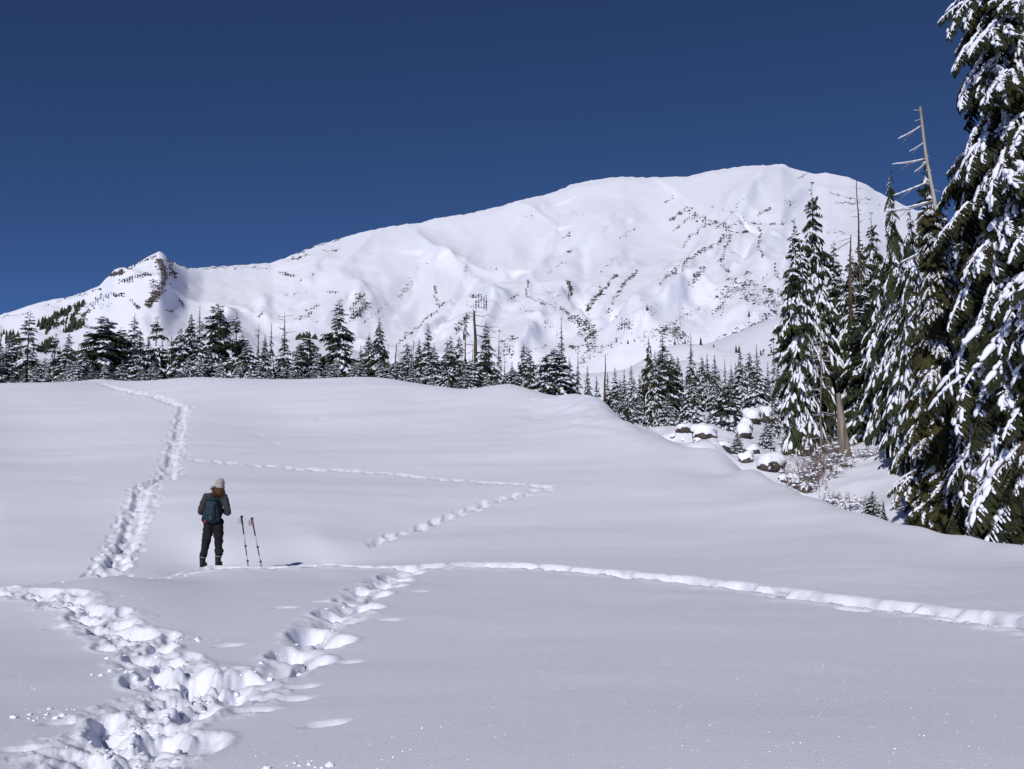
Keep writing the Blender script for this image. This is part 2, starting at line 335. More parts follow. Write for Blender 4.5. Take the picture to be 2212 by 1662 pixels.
def add_dents(x, y, z):
    hol = np.zeros(len(z)); lip = np.zeros(len(z))
    for dx, dy, h, hl, hw, dep, sh, rim in dents:
        r = max(hl, hw) * 2.1
        m = np.nonzero((np.abs(x - dx) < r) & (np.abs(y - dy) < r))[0]
        if not len(m): continue
        ex = x[m] - dx; ey = y[m] - dy; ch, shn = math.cos(h), math.sin(h)
        a = (ex * ch + ey * shn) / hl; b = (-ex * shn + ey * ch) / hw
        q = np.sqrt(a * a + b * b) + 0.10 * vnoise(x[m] * 14, y[m] * 14, 4)
        hole = 1 / (1 + np.exp(sh * 2.6 * (q - 1.0)))
        hole = hole * (0.82 + 0.18 * a)
        hol[m] = np.maximum(hol[m], dep * hole); lip[m] = np.maximum(lip[m], rim * dep * .5 * np.exp(-((q - 1.45) / .3) ** 2))
    return z - hol + lip * np.exp(-hol * 30)
def trench(x, y, z, tr, hw, depth, lump, seed, wob=.35, soft=.35, lumps=9.0):
    lo = tr.min(0) - hw * 3; hi = tr.max(0) + hw * 3
    m = np.nonzero((x > lo[0]) & (x < hi[0]) & (y > lo[1]) & (y < hi[1]))[0]
    if not len(m): return z
    xm, ym = x[m], y[m]; d, s, r = sdist(xm, ym, tr[::2])
    w = hw * (1 + wob * vnoise(r * 2.1 + 5, s * 3, seed) + .25 * vnoise(xm * 6, ym * 6, seed + 3))
    q = d / w; k = 1 - sst(1 - soft, 1 + soft, q)
    wx_ = xm + .05 * vnoise(xm * 9, ym * 9, seed + 8); wy_ = ym + .05 * vnoise(xm * 9 + 50, ym * 9, seed + 9)
    lum = (0.5 - worley(wx_ * lumps, wy_ * lumps, seed)) * 0.9 + 0.55 * fbm(xm * lumps * 1.3, ym * lumps * 1.3, seed + 1, 4, .55)
    dv = depth * (.72 + .38 * vnoise(r * 1.1 + seed, s * 0, seed + 11) + .16 * vnoise(r * 3.3, s * 0, seed + 12))
    z[m] += -dv * k + lump * k * lum + (0.10 * depth + lump * .35 * np.abs(lum)) * np.exp(-((q - 1.45) / .35) ** 2)
    return z
def ground(x, y):
    x = np.asarray(x, float).ravel(); y = np.asarray(y, float).ravel()
    z = base(x, y)
    z = trench(x, y, z, T_A, .23, .06, .05, 31, .45, .5, 8.0); z = trench(x, y, z, T_A2, .33, .07, .07, 33, .5, .55, 7.0)
    z = trench(x, y, z, T_B, .20, .05, .03, 35, .5, .6, 4.0); z = trench(x, y, z, T_C, .35, .21, .05, 37, .32, .35, 3.6)
    z = trench(x, y, z, T_E, .20, .12, .03, 39, .25, .35, 6.0); z = trench(x, y, z, T_E2, .30, .11, .04, 41, .3, .4, 5.0)
    z = trench(x, y, z, T_D, .16, .04, .03, 43); z = trench(x, y, z, T_D2, .16, .04, .03, 45)
    return add_dents(x, y, z)
# the sheet: rows and columns closer together where the tracks run
A_ = np.concatenate([np.linspace(-1.0, -.57, 26)[:-1], np.arange(-.57, .06, .00165), np.arange(.06, .56, .0030), np.linspace(.56, 1.0, 26)])
Y_ = np.concatenate([np.exp(np.linspace(math.log(1.5), math.log(5.3), 36))[:-1], np.exp(np.arange(math.log(5.3), math.log(23.5), .0042)),
                     np.exp(np.arange(math.log(23.5), math.log(90), .0068)), np.exp(np.linspace(math.log(90), math.log(170), 50))])
def grid_faces(n, m):
    i = np.arange(n - 1)[:, None] * m + np.arange(m - 1)[None]
    return np.stack([i, i + 1, i + m + 1, i + m], -1).reshape(-1, 4)
gy2, ga2 = np.meshgrid(Y_, A_, indexing='ij'); gx2 = ga2 * gy2
gz2 = ground(gx2, gy2)
snow_field = obj('snow_field', mesh('snow_field', np.stack([gx2.ravel(), gy2.ravel(), gz2], -1), grid_faces(len(Y_), len(A_)), True), M['snow'])
tag(snow_field, 'smooth snow slope with boot tracks crossing it', kind='structure')
# crumbs of snow thrown out beside the tracks
crumb = []
def crumbs(tr, n, spread, s0, s1):
    for k in range(n):
        t = tr[random.randrange(len(tr))]; rr = abs(random.gauss(0, spread)) + .04; th = random.uniform(0, 6.283)
        crumb.append((t[0] + rr * math.cos(th), t[1] + rr * math.sin(th), s0 + (s1 - s0) * random.random() ** 3))
crumbs(T_A, 240, .18, .005, .024); crumbs(T_A2, 280, .24, .005, .026); crumbs(T_B[:60], 50, .2, .007, .03); crumbs(T_C0, 60, .2, .008, .035); crumbs(T_E, 60, .3, .012, .04)
for u, v, n in ((290, 1455, 26), (640, 1655, 14), (70, 1552, 18), (120, 1535, 14), (430, 1385, 14), (270, 1290, 10)):
    p = hit(u, v)
    for k in range(n): crumb.append((p[0] + random.gauss(0, .13), p[1] + random.gauss(0, .09), .005 + .026 * random.random() ** 3))
crumb = np.array(crumb); crz = ground(crumb[:, 0], crumb[:, 1]); mb = MB()
for k, (x, y, s_) in enumerate(crumb):
    V, F = ICO2 if s_ > .016 else ICO1
    V = V * (1 + .55 * vnoise(V[:, 0] * 1.7 + k, V[:, 1] * 1.7 + V[:, 2] * 1.3, 2))[:, None] * (s_ * np.array([random.uniform(.8, 1.4), random.uniform(.8, 1.3), random.uniform(.6, .95)]))
    mb.add(V + np.array([x, y, crz[k] + s_ * .05]), F)
tag(obj('snow_crumbs', mb.mesh('snow_crumbs', True), M['csnow']), 'loose lumps of snow kicked up along the trampled tracks', 'snow', kind='stuff')
# ------------------------------------------------------------------ the land between: benches of snow behind the trees
mid = []
def c2(u, v, d): mid.append(tuple(P(u, v, d)))
def cz2(u, d, z): mid.append(((u - CX) / FPX * d, d, z))
for u in (-600, 0, 600, 1000, 1250, 1500, 1750, 2000, 2400, 2900):
    z = float(base_raw([(u - CX) / FPX * 165], [165.])[0]); cz2(u, 140, float(base_raw([(u - CX) / FPX * 140], [140.])[0]) - 3.0); cz2(u, 165, z - 2)
for u, v, d in ((1180, 812, 230), (1290, 806, 230), (1400, 800, 240), (1480, 797, 250), (1560, 812, 230), (1440, 757, 420), (1500, 748, 420), (1560, 752, 410), (1640, 762, 400), (1700, 768, 380), (1800, 760, 360), (2000, 740, 340), (2300, 700, 320),
                (900, 818, 260), (600, 815, 300), (300, 812, 300), (0, 790, 320), (-400, 780, 340), (1660, 700, 620), (1800, 680, 600), (2300, 600, 560), (660, 742, 420), (640, 748, 420), (700, 752, 430)): c2(u, v, d)
for u, d, z in ((1300, 290, 20), (1480, 300, 22), (1500, 520, 52), (1300, 480, 45), (1640, 480, 58), (1000, 420, 38), (640, 560, 44), (300, 450, 45), (0, 480, 55), (-500, 500, 60)): cz2(u, d, z)
for u, v in ((-600, 832), (0, 838), (300, 842), (600, 845), (900, 846), (1200, 840), (1500, 815), (1700, 790), (2000, 760), (2400, 720), (2900, 700)): c2(u, v, 1500)
mid = np.array(mid); MD = dom(mid[:, 0], mid[:, 1]); MW = tps_fit(MD, mid[:, 2], 1e-4)
def midz(x, y):
    s = np.shape(x); x = np.asarray(x, float).ravel(); y = np.asarray(y, float).ravel()
    return (tps_eval(dom(x, y), MD, MW) + 1.2 * fbm(x * .02, y * .02, 51, 3) * sst(160, 260, y)).reshape(s)
A3 = np.linspace(-1.0, 1.0, 200); Y3 = np.exp(np.linspace(math.log(140), math.log(1500), 100))
gy3, ga3 = np.meshgrid(Y3, A3, indexing='ij')
bench = obj('snow_bench', mesh('snow_bench', np.stack([(ga3 * gy3).ravel(), gy3.ravel(), midz(ga3 * gy3, gy3).ravel()], -1), grid_faces(100, 200), True), M['msnow'])
tag(bench, 'flat snow benches between the trees and the mountain', kind='structure')

# ------------------------------------------------------------------ the mountain
sil = np.array([(-700, 760, 4200), (-350, 725, 4000), (0, 680, 3700), (70, 664, 3600), (150, 642, 3450), (215, 622, 3350), (236, 600, 3300), (245, 588, 3280), (290, 572, 3250), (318, 558, 3230), (343, 549, 3220), (352, 552, 3230), (372, 566, 3280),
                (406, 580, 3400), (440, 578, 3550), (520, 573, 3700), (590, 568, 3850), (640, 548, 3950), (700, 525, 4050), (760, 507, 4150), (820, 493, 4250), (880, 484, 4350), (905, 484, 4400), (940, 472, 4450), (1000, 464, 4500), (1050, 454, 4550), (1104, 439, 4600), (1150, 427, 4700),
                (1190, 418, 4750), (1240, 397, 4850), (1300, 387, 4900), (1345, 382, 4900), (1400, 384, 4950), (1490, 381, 5000), (1540, 369, 5000), (1600, 360, 5000), (1660, 357, 5000), (1690, 354, 5000), (1715, 366, 4980), (1760, 376, 4950),
                (1785, 374, 4950), (1830, 383, 4900), (1870, 398, 4850), (1905, 420, 4800), (1960, 447, 4700), (2100, 500, 4600), (2400, 600, 4400), (2900, 720, 4200)], float)
NU, NT = 640, 250
US = np.linspace(-700, 2900, NU); VS = np.interp(US, sil[:, 0], sil[:, 1]); DS = np.interp(US, sil[:, 0], sil[:, 2])
VB = np.interp(US, [-700, 0, 1000, 1500, 2000, 2900], [850, 850, 850, 835, 800, 780]); DB = np.full(NU, 1350.0)
TT = np.linspace(0, 1, NT) ** 1.0
gu, gt = np.meshgrid(US, TT, indexing='ij')
top = P(US, VS, DS); bot = P(US, VB, DB)
# straight slope from foot to skyline, hollowed a little, then its relief
Dm = DB[:, None] + (DS - DB)[:, None] * gt
Zm = bot[:, 2:3] + (top[:, 2] - bot[:, 2])[:, None] * gt
Zm = Zm - 60 * np.sin(np.pi * gt) * (1 - .3 * gt)
Xm = (gu - CX) / FPX * (Dm * CP + (Zm - CAMZ) * SP)
gv = uv_of(np.stack([Xm, Dm, Zm], -1))[1]
fade = sst(0, .12, 1 - gt) * sst(0, .05, gt)
rel = np.zeros_like(Zm)
def ridge(poly, amp, wl, wr, sharp=1.0):
    global rel
    d, s, r = sdist(gu, gv, poly); w = np.where(s > 0, wr, wl)
    L = sum(math.dist(a, b) for a, b in zip(poly[:-1], poly[1:]))
    rel = rel + amp * np.exp(-(d / w) ** (2.0 if sharp <= 1 else 1.1)) * (0.75 + .25 * vnoise(r / 25, r * 0, int(amp * 7) & 255))
# large, slanting swells and gullies
wx = gu + 30 * fbm(gu / 260, gv / 260, 70, 3); wy = gv + 22 * fbm(gu / 230, gv / 230, 75, 3)
rel += 36 * fbm((wx + wy * .9) / 300, (wy - wx * .25) / 165, 80, 2, .4)
rel += 26 * (1 - np.abs(vnoise((wx + wy * .7) / 150, (wy - wx * .2) / 105, 95))) ** 3
rel += 3.0 * fbm((wx + wy) / 45, (wy - wx * .3) / 22, 90, 3, .5)
# long drift edges and shallow gullies that run down to the left, crisp on one side
rs = np.random.default_rng(77); DRIFT = []
for k in range(46):
    u0 = rs.uniform(520, 1900); t0 = np.interp(u0, sil[:, 0], sil[:, 1]); v0 = t0 + rs.uniform(.06, .8) * (800 - t0)
    n_ = rs.integers(3, 6); a_ = rs.normal(2.52, .25); pl = [(u0, v0)]
    for q in range(n_):
        a_ += rs.normal(0, .22); st_ = rs.uniform(22, 48); pl.append((pl[-1][0] + st_ * math.cos(a_), pl[-1][1] + st_ * math.sin(a_) * .85))
    DRIFT.append(pl)
def px3(l): return [(1212.4 + x / 2.973, 330.7 + y / 2.973) for x, y in l]
def px2(l): return [(661.3 + x / 2.973, 606.2 + y / 2.973) for x, y in l]
def px1(l): return [(x / 2.973, 496 + y / 2.973) for x, y in l]
ridge(px1([(1045, 290), (1010, 400), (960, 490), (900, 620)]), 20, 42, 26, 2)
ridge(px1([(720, 300), (860, 470), (900, 600)]), 14, 30, 20)
ridge(px1([(1250, 330), (1180, 480), (1150, 620)]), -20, 35, 60)
ridge([(470, 600), (520, 650), (560, 700)], -30, 90, 90)
main = px3([(800, 340), (860, 380), (950, 430), (1040, 445), (1110, 470), (1080, 510), (1080, 600), (1040, 680), (1060, 740), (1110, 820), (1250, 830), (1350, 870), (1440, 900), (1600, 960)])
ridge(main, 34, 16, 60, 2)
ridge(px3([(1070, 520), (870, 650), (740, 740), (650, 830)]), 20, 22, 12, 2)
ridge(px3([(360, 780), (280, 870), (200, 960), (165, 1010)]), 26, 20, 10, 2)
ridge(px3([(480, 760), (400, 850), (340, 930), (290, 1050)]), 26, 22, 12, 2)
ridge(px3([(150, 600), (170, 780), (120, 920), (60, 1000), (200, 1080), (330, 1150)]), -26, 18, 18)
ridge(px3([(330, 980), (260, 1060)]), -20, 12, 12)
ridge(px3([(900, 1000), (780, 1050), (650, 1150), (500, 1200)]), 18, 26, 12, 2)
ridge(px3([(380, 1190), (250, 1270), (120, 1350)]), 16, 20, 10, 2)
ridge(px2([(920, 130), (800, 230), (700, 320), (600, 400)]), 18, 18, 40, 2)
ridge(px2([(1040, 90), (1150, 110), (1160, 190)]), 16, 16, 30)
ridge(px2([(540, 140), (330, 290)]), 12, 14, 30)
ridge(px2([(340, 95), (330, 240)]), 18, 14, 14, 2)
ridge(px2([(1420, 0), (1430, 100), (1480, 130), (1600, 170), (1700, 220), (1760, 290)]), 16, 20, 10, 2)
ridge(px2([(1240, 510), (1310, 370), (1400, 330)]), 10, 20, 20)
for k, pl in enumerate(DRIFT): ridge(pl, rs.uniform(13, 25) * (1 if k % 3 else -.8), rs.uniform(22, 48), rs.uniform(7, 12), 2 if k % 2 else 1)
ridge([(1190, 420), (1200, 470), (1160, 520), (1140, 600)], -14, 40, 40)
ridge([(1690, 356), (1640, 420), (1600, 450)], 16, 40, 40)
ridge([(900, 520), (960, 560), (900, 620), (820, 660)], 16, 50, 30)
ridge([(700, 560), (640, 600), (560, 640)], 14, 40, 26)
Zm = Zm + rel * fade + sst(.93, 1.0, gt) * (2.6 * vnoise(gu / 11, gu * 0, 61) + 1.6 * vnoise(gu / 4.5, gu * 0, 62))
MPOS = np.stack([Xm, Dm, Zm], -1)
mountain = obj('mountain', mesh('mountain', MPOS.reshape(-1, 3), grid_faces(NU, NT)[:, ::-1], True), M['msnow'])
tag(mountain, 'broad snow covered volcano under the blue sky', kind='structure')
MU, MV = uv_of(MPOS)
def on_mountain(u, v):
    """the mountain point that stands at (u, v)"""
    fi = (u + 700) / 3600 * (NU - 1); i = int(np.clip(round(fi), 0, NU - 1)); col = MV[i]
    k = np.nonzero((col[:-1] >= v) & (col[1:] < v))[0]
    k = int(k[0]) if len(k) else NT - 2
    t = np.clip((col[k] - v) / (col[k] - col[k + 1] + 1e-9), 0, 1)
    kk = float(np.clip(k + t + rng.normal(0, .7), 0, NT - 2)); k = int(kk); t = kk - k
    q = MPOS[i, k] * (1 - t) + MPOS[i, k + 1] * t
    q = q.copy(); q[0] += (u - US[i]) / FPX * q[1]
    return q
rocks = MB(); ROCKV, ROCKF = OCT
def rock_at(u, v, s):
    p = on_mountain(u, v); k = p[1] / FPX * s; V = ROCKV * (1 + .5 * rng.uniform(-1, 1, (6, 1)))
    a = rng.normal(0, .4); ca, sa = math.cos(a), math.sin(a)
    V = V * np.array([k * rng.uniform(.8, 2.2), k * rng.uniform(.7, 1.2), k * rng.uniform(.45, .9)])
    V = np.stack([V[:, 0] * ca - V[:, 1] * sa, V[:, 0] * sa + V[:, 1] * ca, V[:, 2]], -1)
    rocks.add(V + p, ROCKF)
def band(poly, n, spread, s0, s1, drift=(0, 0)):
    poly = np.asarray(poly, float); seg = np.linalg.norm(np.diff(poly, axis=0), axis=1); L = np.concatenate([[0], np.cumsum(seg)])
    # rocks come in clusters along the band
    n = int(n * 2.8); cl = np.sort(rng.uniform(0, L[-1], max(3, n // 7)))
    for k in range(n):
        r = np.clip(rng.choice(cl) + rng.normal(0, 4), 0, L[-1]) if rng.random() < .7 else rng.uniform(0, L[-1])
        u = np.interp(r, L, poly[:, 0]) + 5 * vnoise(r / 9 + poly[0, 0], r * 0, 3); v = np.interp(r, L, poly[:, 1]) + 3 * vnoise(r / 8, r * 0 + poly[0, 1], 5); t = abs(rng.normal(0, 1))
        spread_ = spread * (.6 if spread < 5 else .85)
        rock_at(u + rng.normal(0, spread_) + drift[0] * t, v + rng.normal(0, spread_ * .6) + drift[1] * t, (s0 + (s1 - s0) * rng.random() ** 2.5) * 1.05)
for k, pl in enumerate(DRIFT):
    if k % 3 and k % 4: band(pl[:rs.integers(2, len(pl) + 1)], int(rs.integers(5, 16)), 1.6, .5, 1.8)
B3 = lambda l, *a: band(px3(l), *a); B2 = lambda l, *a: band(px2(l), *a); B1 = lambda l, *a: band(px1(l), *a)
B3([(800, 340), (860, 380), (950, 430), (1040, 445), (1110, 470)], 110, 3, .8, 2.6, (-6, 6))
B3([(1080, 510), (1080, 600), (1040, 680), (1060, 740), (1110, 820)], 95, 3, .8, 2.6, (-4, 3))
B3([(1110, 820), (1250, 830), (1350, 870), (1440, 900)], 120, 3, .9, 3.0, (-3, 9))
B3([(1000, 880), (1150, 870), (1300, 930), (1430, 960)], 130, 8, .9, 3.0, (-6, 8))
B3([(780, 370), (700, 440)], 40, 2, .8, 2.4); B3([(830, 420), (710, 500)], 34, 2, .7, 2.0); B3([(930, 450), (760, 610)], 60, 2, .7, 1.8)
B3([(1070, 520), (870, 650), (740, 740), (650, 830)], 150, 2.2, .8, 2.6, (2, 2))
B3([(360, 780), (280, 870), (200, 960), (165, 1010)], 85, 3.4, 1.2, 3.6); B3([(480, 760), (400, 850), (340, 930), (290, 1050)], 80, 3.8, .9, 3.0)
B3([(920, 740), (830, 840)], 60, 4, .8, 2.6); B3([(900, 1000), (780, 1050), (650, 1150), (500, 1200)], 90, 2, .7, 2.0)
B3([(640, 1160), (720, 1130), (800, 1190)], 150, 9, .9, 2.6); B3([(50, 820), (60, 930)], 40, 3, .9, 2.6)
B3([(20, 1020), (130, 1100), (200, 1140), (230, 1200)], 90, 3, .9, 2.8); B3([(200, 1140), (170, 1250)], 40, 5, 1.2, 3.4); B3([(60, 1240), (110, 1250)], 24, 3, 1.2, 3.2)
B3([(380, 1190), (250, 1270), (120, 1350)], 90, 2, .7, 1.8); B3([(430, 1090), (380, 1130)], 40, 5, .8, 2.4)
B3([(970, 1030), (1060, 960)], 40, 4, .8, 2.2); B3([(1280, 480), (1275, 600), (1310, 660)], 55, 2, .8, 2.4); B3([(1120, 435), (1300, 460), (1450, 455)], 50, 3, .7, 2.4)
B3([(1260, 400), (1340, 360)], 24, 2, .8, 2.2); B3([(1140, 510), (1190, 505)], 30, 2, .9, 2.4); B3([(930, 330), (1120, 385)], 24, 1.5, .6, 1.4)
B3([(1440, 300), (1480, 340)], 20, 8, .6, 1.8); B3([(1500, 180), (1560, 130)], 26, 4, .6, 1.6); B3([(1700, 240), (1850, 295), (1990, 300)], 50, 2, .6, 1.6); B3([(1750, 320), (2050, 330)], 30, 4, .7, 2.0)
B3([(1720, 510), (1830, 515)], 16, 2, .7, 1.8); B3([(320, 580), (470, 490)], 20, 2, .6, 1.6); B3([(0, 550), (70, 520)], 14, 2, .7, 1.8); B3([(40, 630), (60, 640)], 12, 2, 1, 2.6); B3([(540, 980), (580, 1010)], 22, 7, .6, 1.6)
B3([(1170, 780), (1250, 765)], 20, 3, .9, 2.2); B3([(1370, 720), (1400, 800)], 24, 4, .8, 2.2); B3([(0, 350), (120, 400)], 20, 6, .4, .9); B3([(200, 1200), (180, 1280)], 20, 4, .8, 2)
B2([(340, 95), (370, 180), (300, 240)], 120, 6, .9, 2.8); B2([(330, 110), (290, 220)], 60, 5, .8, 2.4)
B2([(920, 130), (800, 230), (700, 320), (600, 400)], 110, 2, .7, 2.2); B2([(1040, 90), (1150, 110), (1160, 190)], 80, 4, .8, 2.2); B2([(1100, 130), (1080, 180)], 60, 8, .7, 1.8); B2([(1040, 220), (960, 330)], 70, 5, .9, 2.8)
B2([(820, 30), (840, 150)], 36, 3, .8, 2.2); B2([(540, 140), (330, 290)], 34, 2, .6, 1.4); B2([(100, 150), (0, 190)], 26, 3, .7, 2.0); B2([(0, 225), (40, 200)], 16, 2, .8, 2)
B2([(1340, 360), (1270, 400), (1300, 450), (1240, 510)], 80, 6, .8, 2.4); B2([(1540, 410), (1400, 460)], 26, 1.5, .8, 2.0); B2([(1600, 490), (1480, 530)], 24, 2, .7, 1.8)
B2([(1420, 0), (1430, 100), (1480, 130), (1600, 170), (1700, 220), (1740, 270)], 110, 2, .7, 2.0); B2([(1690, 20), (1700, 100)], 50, 3, .9, 2.6); B2([(1720, 230), (1840, 310), (1760, 350)], 60, 5, .9, 2.8)
B2([(1290, 130), (1350, 90)], 20, 4, .8, 2.2); B2([(1540, 60), (1600, 110)], 24, 6, .6, 1.4); B2([(600, 105), (680, 10)], 30, 5, .7, 1.8); B2([(150, 75), (210, 75)], 14, 2, .7, 1.8); B2([(1380, 190), (1460, 190)], 20, 5, .6, 1.4)
B2([(1200, 330), (1260, 320)], 16, 4, .7, 1.8); B2([(1540, 275), (1570, 280)], 10, 2, .7, 1.6); B2([(1850, 420), (1760, 520)], 24, 3, .8, 2.2); B2([(2020, 250), (2080, 300)], 26, 5, .9, 2.4)
B1([(0, 570), (200, 530)], 30, 1.2, .6, 1.6); B1([(280, 492), (450, 440), (650, 385)], 40, 1.5, .7, 2.0); B1([(720, 300), (780, 262)], 70, 4, 1.4, 3.4); B1([(760, 330), (950, 290)], 90, 5, .8, 2.6); B1([(800, 260), (1000, 170)], 70, 3.5, .7, 2.2)
B1([(1020, 200), (1060, 300), (1010, 400), (960, 490)], 230, 5, 1.2, 3.6); B1([(980, 320), (1000, 440)], 60, 5, 1.0, 2.6); B1([(1080, 200), (1120, 310)], 60, 4, 1.0, 2.8); B1([(1100, 190), (1210, 245)], 40, 3, .7, 2.0)
B1([(850, 450), (885, 510)], 36, 2.5, 1.0, 2.4); B1([(710, 420), (800, 420)], 26, 3, 1.2, 2.8); B1([(560, 500), (700, 420)], 40, 6, .8, 2.0); B1([(1160, 450), (1185, 490)], 26, 3, .8, 2.0); B1([(1080, 515), (1100, 530)], 12, 2, 1, 2.4)
B1([(1280, 255), (1400, 245), (1740, 245)], 46, 1.2, .6, 1.8); B1([(1870, 180), (2000, 120), (2212, 55)], 44, 1.2, .7, 2.0); B1([(1800, 280), (1910, 290)], 50, 4, .8, 2.2); B1([(1850, 200), (2000, 165)], 40, 3, .7, 2.0); B1([(2080, 145), (2180, 130)], 24, 2, .7, 1.8)
B1([(1980, 390), (1850, 420)], 18, 2, .6, 1.4); B1([(2100, 400), (2180, 405)], 14, 2, .7, 1.6); B1([(1700, 530), (1650, 560)], 18, 1.5, .7, 1.6); B1([(1990, 550), (1900, 580)], 20, 3, .8, 2.0); B1([(640, 500), (700, 480)], 16, 4, .6, 1.4); B1([(500, 540), (560, 580)], 24, 4, .8, 2.0)
B3([(1000, 1260), (1150, 1180), (1300, 1110), (1440, 1060)], 200, 9, 1.2, 3.8); B3([(1150, 1200), (1400, 1180), (1440, 1240)], 150, 10, 1.2, 3.8)
o = obj('rock', rocks.mesh('mountain_rocks'), M['rock'], mountain); tag(o, 'dark lava rocks poking through the snow', kind='stuff')
# ------------------------------------------------------------------ conifers
def rotm(ax, a):
    c_, s_ = np.cos(a), np.sin(a)
    if ax == 'x': return np.array([[1, 0, 0], [0, c_, -s_], [0, s_, c_]])
    if ax == 'y': return np.array([[c_, 0, s_], [0, 1, 0], [-s_, 0, c_]])
    return np.array([[c_, -s_, 0], [s_, c_, 0], [0, 0, 1]])
def blade(b, d, w, n):
    """a tapering spray of needles from b along d: two crossed slivers"""
    b = np.asarray(b); d = np.asarray(d); s = np.cross(d, n); s = s / (np.linalg.norm(s) + 1e-9) * w
    m = b + d * .45
    return np.array([b - s * .4, m - s, b + d, m + s, b + s * .4])
BF = np.array([(0, 1, 4), (1, 3, 4), (1, 2, 3)])
def bend(V, droop):
    V = V.copy(); V[:, 2] -= droop * np.clip(V[:, 0], 0, None) ** 2; return V
def tris(m):
    out = [np.concatenate(m.F[3])] if m.F[3] else []
    if m.F[4]: q = np.concatenate(m.F[4]); out += [q[:, [0, 1, 2]], q[:, [0, 2, 3]]]
    return np.concatenate(out)
def tmpl(level, seed, width=.5, droop=.25, hang=.5):
    """one bough of unit length along +x: (needle verts, faces), (snow verts, faces), (stem verts, faces)"""
    r = np.random.default_rng(seed); nb = MB(); sb = MB(); st = MB()
    nt = {0: 8, 1: 10, 2: 20}[level]
    for s in np.linspace(.12, .97, nt):
        prof = width * (1.15 - .75 * s) * (.55 + .45 * min(1, s * 4))
        for side in (-1, 1):
            if level < 2 and r.random() < .1: continue
            L = prof * r.uniform(.7, 1.2); ang = r.uniform(.7, 1.15) * side
            d = np.array([math.cos(ang), math.sin(ang), -hang * r.uniform(.3, 1.1)]); d = d / np.linalg.norm(d) * L
            b = np.array([s + r.normal(0, .015), 0, 0.0])
            if level == 0:
                nb.add(blade(b, d, .045, np.array([0, 0, 1.])), BF)
                nb.add(blade(b + d * .2, d * .8 + np.array([0, 0, -.16]) * r.uniform(.4, 1.3), .042, np.array([-d[1], d[0], 0]) + .01), BF)
            elif level == 1:
                for f in (.0, .45):
                    for tw in (-.5, .5) if f else (0,):
                        dd = rotm('z', tw) @ d * (.75 if f else 1); nb.add(blade(b + d * f, dd, .033, np.array([0, r.normal(0, .5), 1.])), BF)
                nb.add(blade(b + d * .3, d * .5 + np.array([0, 0, -.10 * r.uniform(.5, 1.5)]), .05, np.array([-d[1], d[0], .2])), BF)
            else:
                nb.add(blade(b, d, .012, np.array([0, 0, 1.])), BF)
                for f in np.linspace(.10, .97, 12):
                    for tw in (-.75, .75):
                        dd = rotm('z', tw * r.uniform(.7, 1.2)) @ d; dd = dd / np.linalg.norm(dd) * .062 * r.uniform(.6, 1.4) * (1.1 - .5 * f); dd[2] -= .040 * r.uniform(.1, 1.6) * (hang + .3)
                        nb.add(blade(b + d * f, dd, .009, np.array([r.normal(0, .4), r.normal(0, .4), 1.])), BF)
            # snow lying along the twig
            if r.random() < {0: .6, 1: .55, 2: .38}[level]:
                V, F = OCT if level == 0 else ICO1
                q = d / np.linalg.norm(d); yv = np.cross([0, 0, 1.], q); yv /= np.linalg.norm(yv); zv = np.cross(q, yv)
                for kk in range(1 if level < 2 else 2):
                    f = r.uniform(.3, .55) if level < 2 else (.18, .45)[kk]
                    ll = L * (.42 if level < 2 else .22) * r.uniform(.5, 1.3); ww = {0: .085, 1: .05, 2: .019}[level] * r.uniform(.6, 1.45); hh = ww * r.uniform(.6, .95)
                    Q = V * (1 + .22 * r.uniform(-1, 1, (len(V), 1))); Q = np.where(Q[:, 2:] < 0, Q * [1, 1, .35], Q)
                    sb.add(b + d * f + np.array([0, 0, hh * .45]) + Q[:, :1] * q * ll + Q[:, 1:2] * yv * ww + Q[:, 2:] * zv * hh, F)
    for s in np.linspace(.2, .95, {0: 2, 1: 4, 2: 11}[level]):      # and along the axis
        if level == 2 and r.random() < .38: continue
        V, F = OCT if level == 0 else ICO1 if level == 1 else ICO2
        ll = {0: .26, 1: .13, 2: .095}[level] * r.uniform(.6, 1.4); ww = {0: .10, 1: .06, 2: .050}[level] * r.uniform(.8, 1.3) * (1.2 - .5 * s); hh = ww * .9
        Q = V * (1 + .2 * r.uniform(-1, 1, (len(V), 1))); Q = np.where(Q[:, 2:] < 0, Q * [1, 1, .35], Q)
        sb.add(np.array([s, r.normal(0, .04), .3 * hh]) + Q * [ll, ww, hh], F)
    if level:
        nb.add(blade((.85, 0, 0), np.array([.2, 0, -.04]), .03, np.array([0, 0, 1.])), BF)
        k = 5; st.tube(np.stack([np.linspace(0, .95, k), np.zeros(k), np.zeros(k) - .004], -1), np.linspace(.016, .004, k), 4, False)
    g = lambda m: (bend(np.concatenate(m.V), droop), tris(m)) if m.n else None
    return g(nb), g(sb), g(st)
TM0 = [tmpl(0, 100 + k, .55, .22 + .1 * (k % 3), .6) for k in range(6)]
TM1 = [tmpl(1, 200 + k, .50, .20 + .12 * (k % 3), .55) for k in range(5)]
def place(T, az, pitch, ln, wd, pos):
    """many copies of one template: arrays of azimuth, pitch, length, width factor, position"""
    V, F = T; n = len(az)
    X = V[None, :, 0] * ln[:, None]; Y = V[None, :, 1] * (ln * wd)[:, None]; Z = V[None, :, 2] * ln[:, None]
    cp, sp = np.cos(pitch)[:, None], np.sin(pitch)[:, None]
    X, Z = X * cp - Z * sp, X * sp + Z * cp
    ca, sa = np.cos(az)[:, None], np.sin(az)[:, None]
    out = np.stack([X * ca - Y * sa, X * sa + Y * ca, Z], -1) + pos[:, None]
    return out.reshape(-1, 3), (F[None] + (np.arange(n) * len(V))[:, None, None]).reshape(-1, 3)
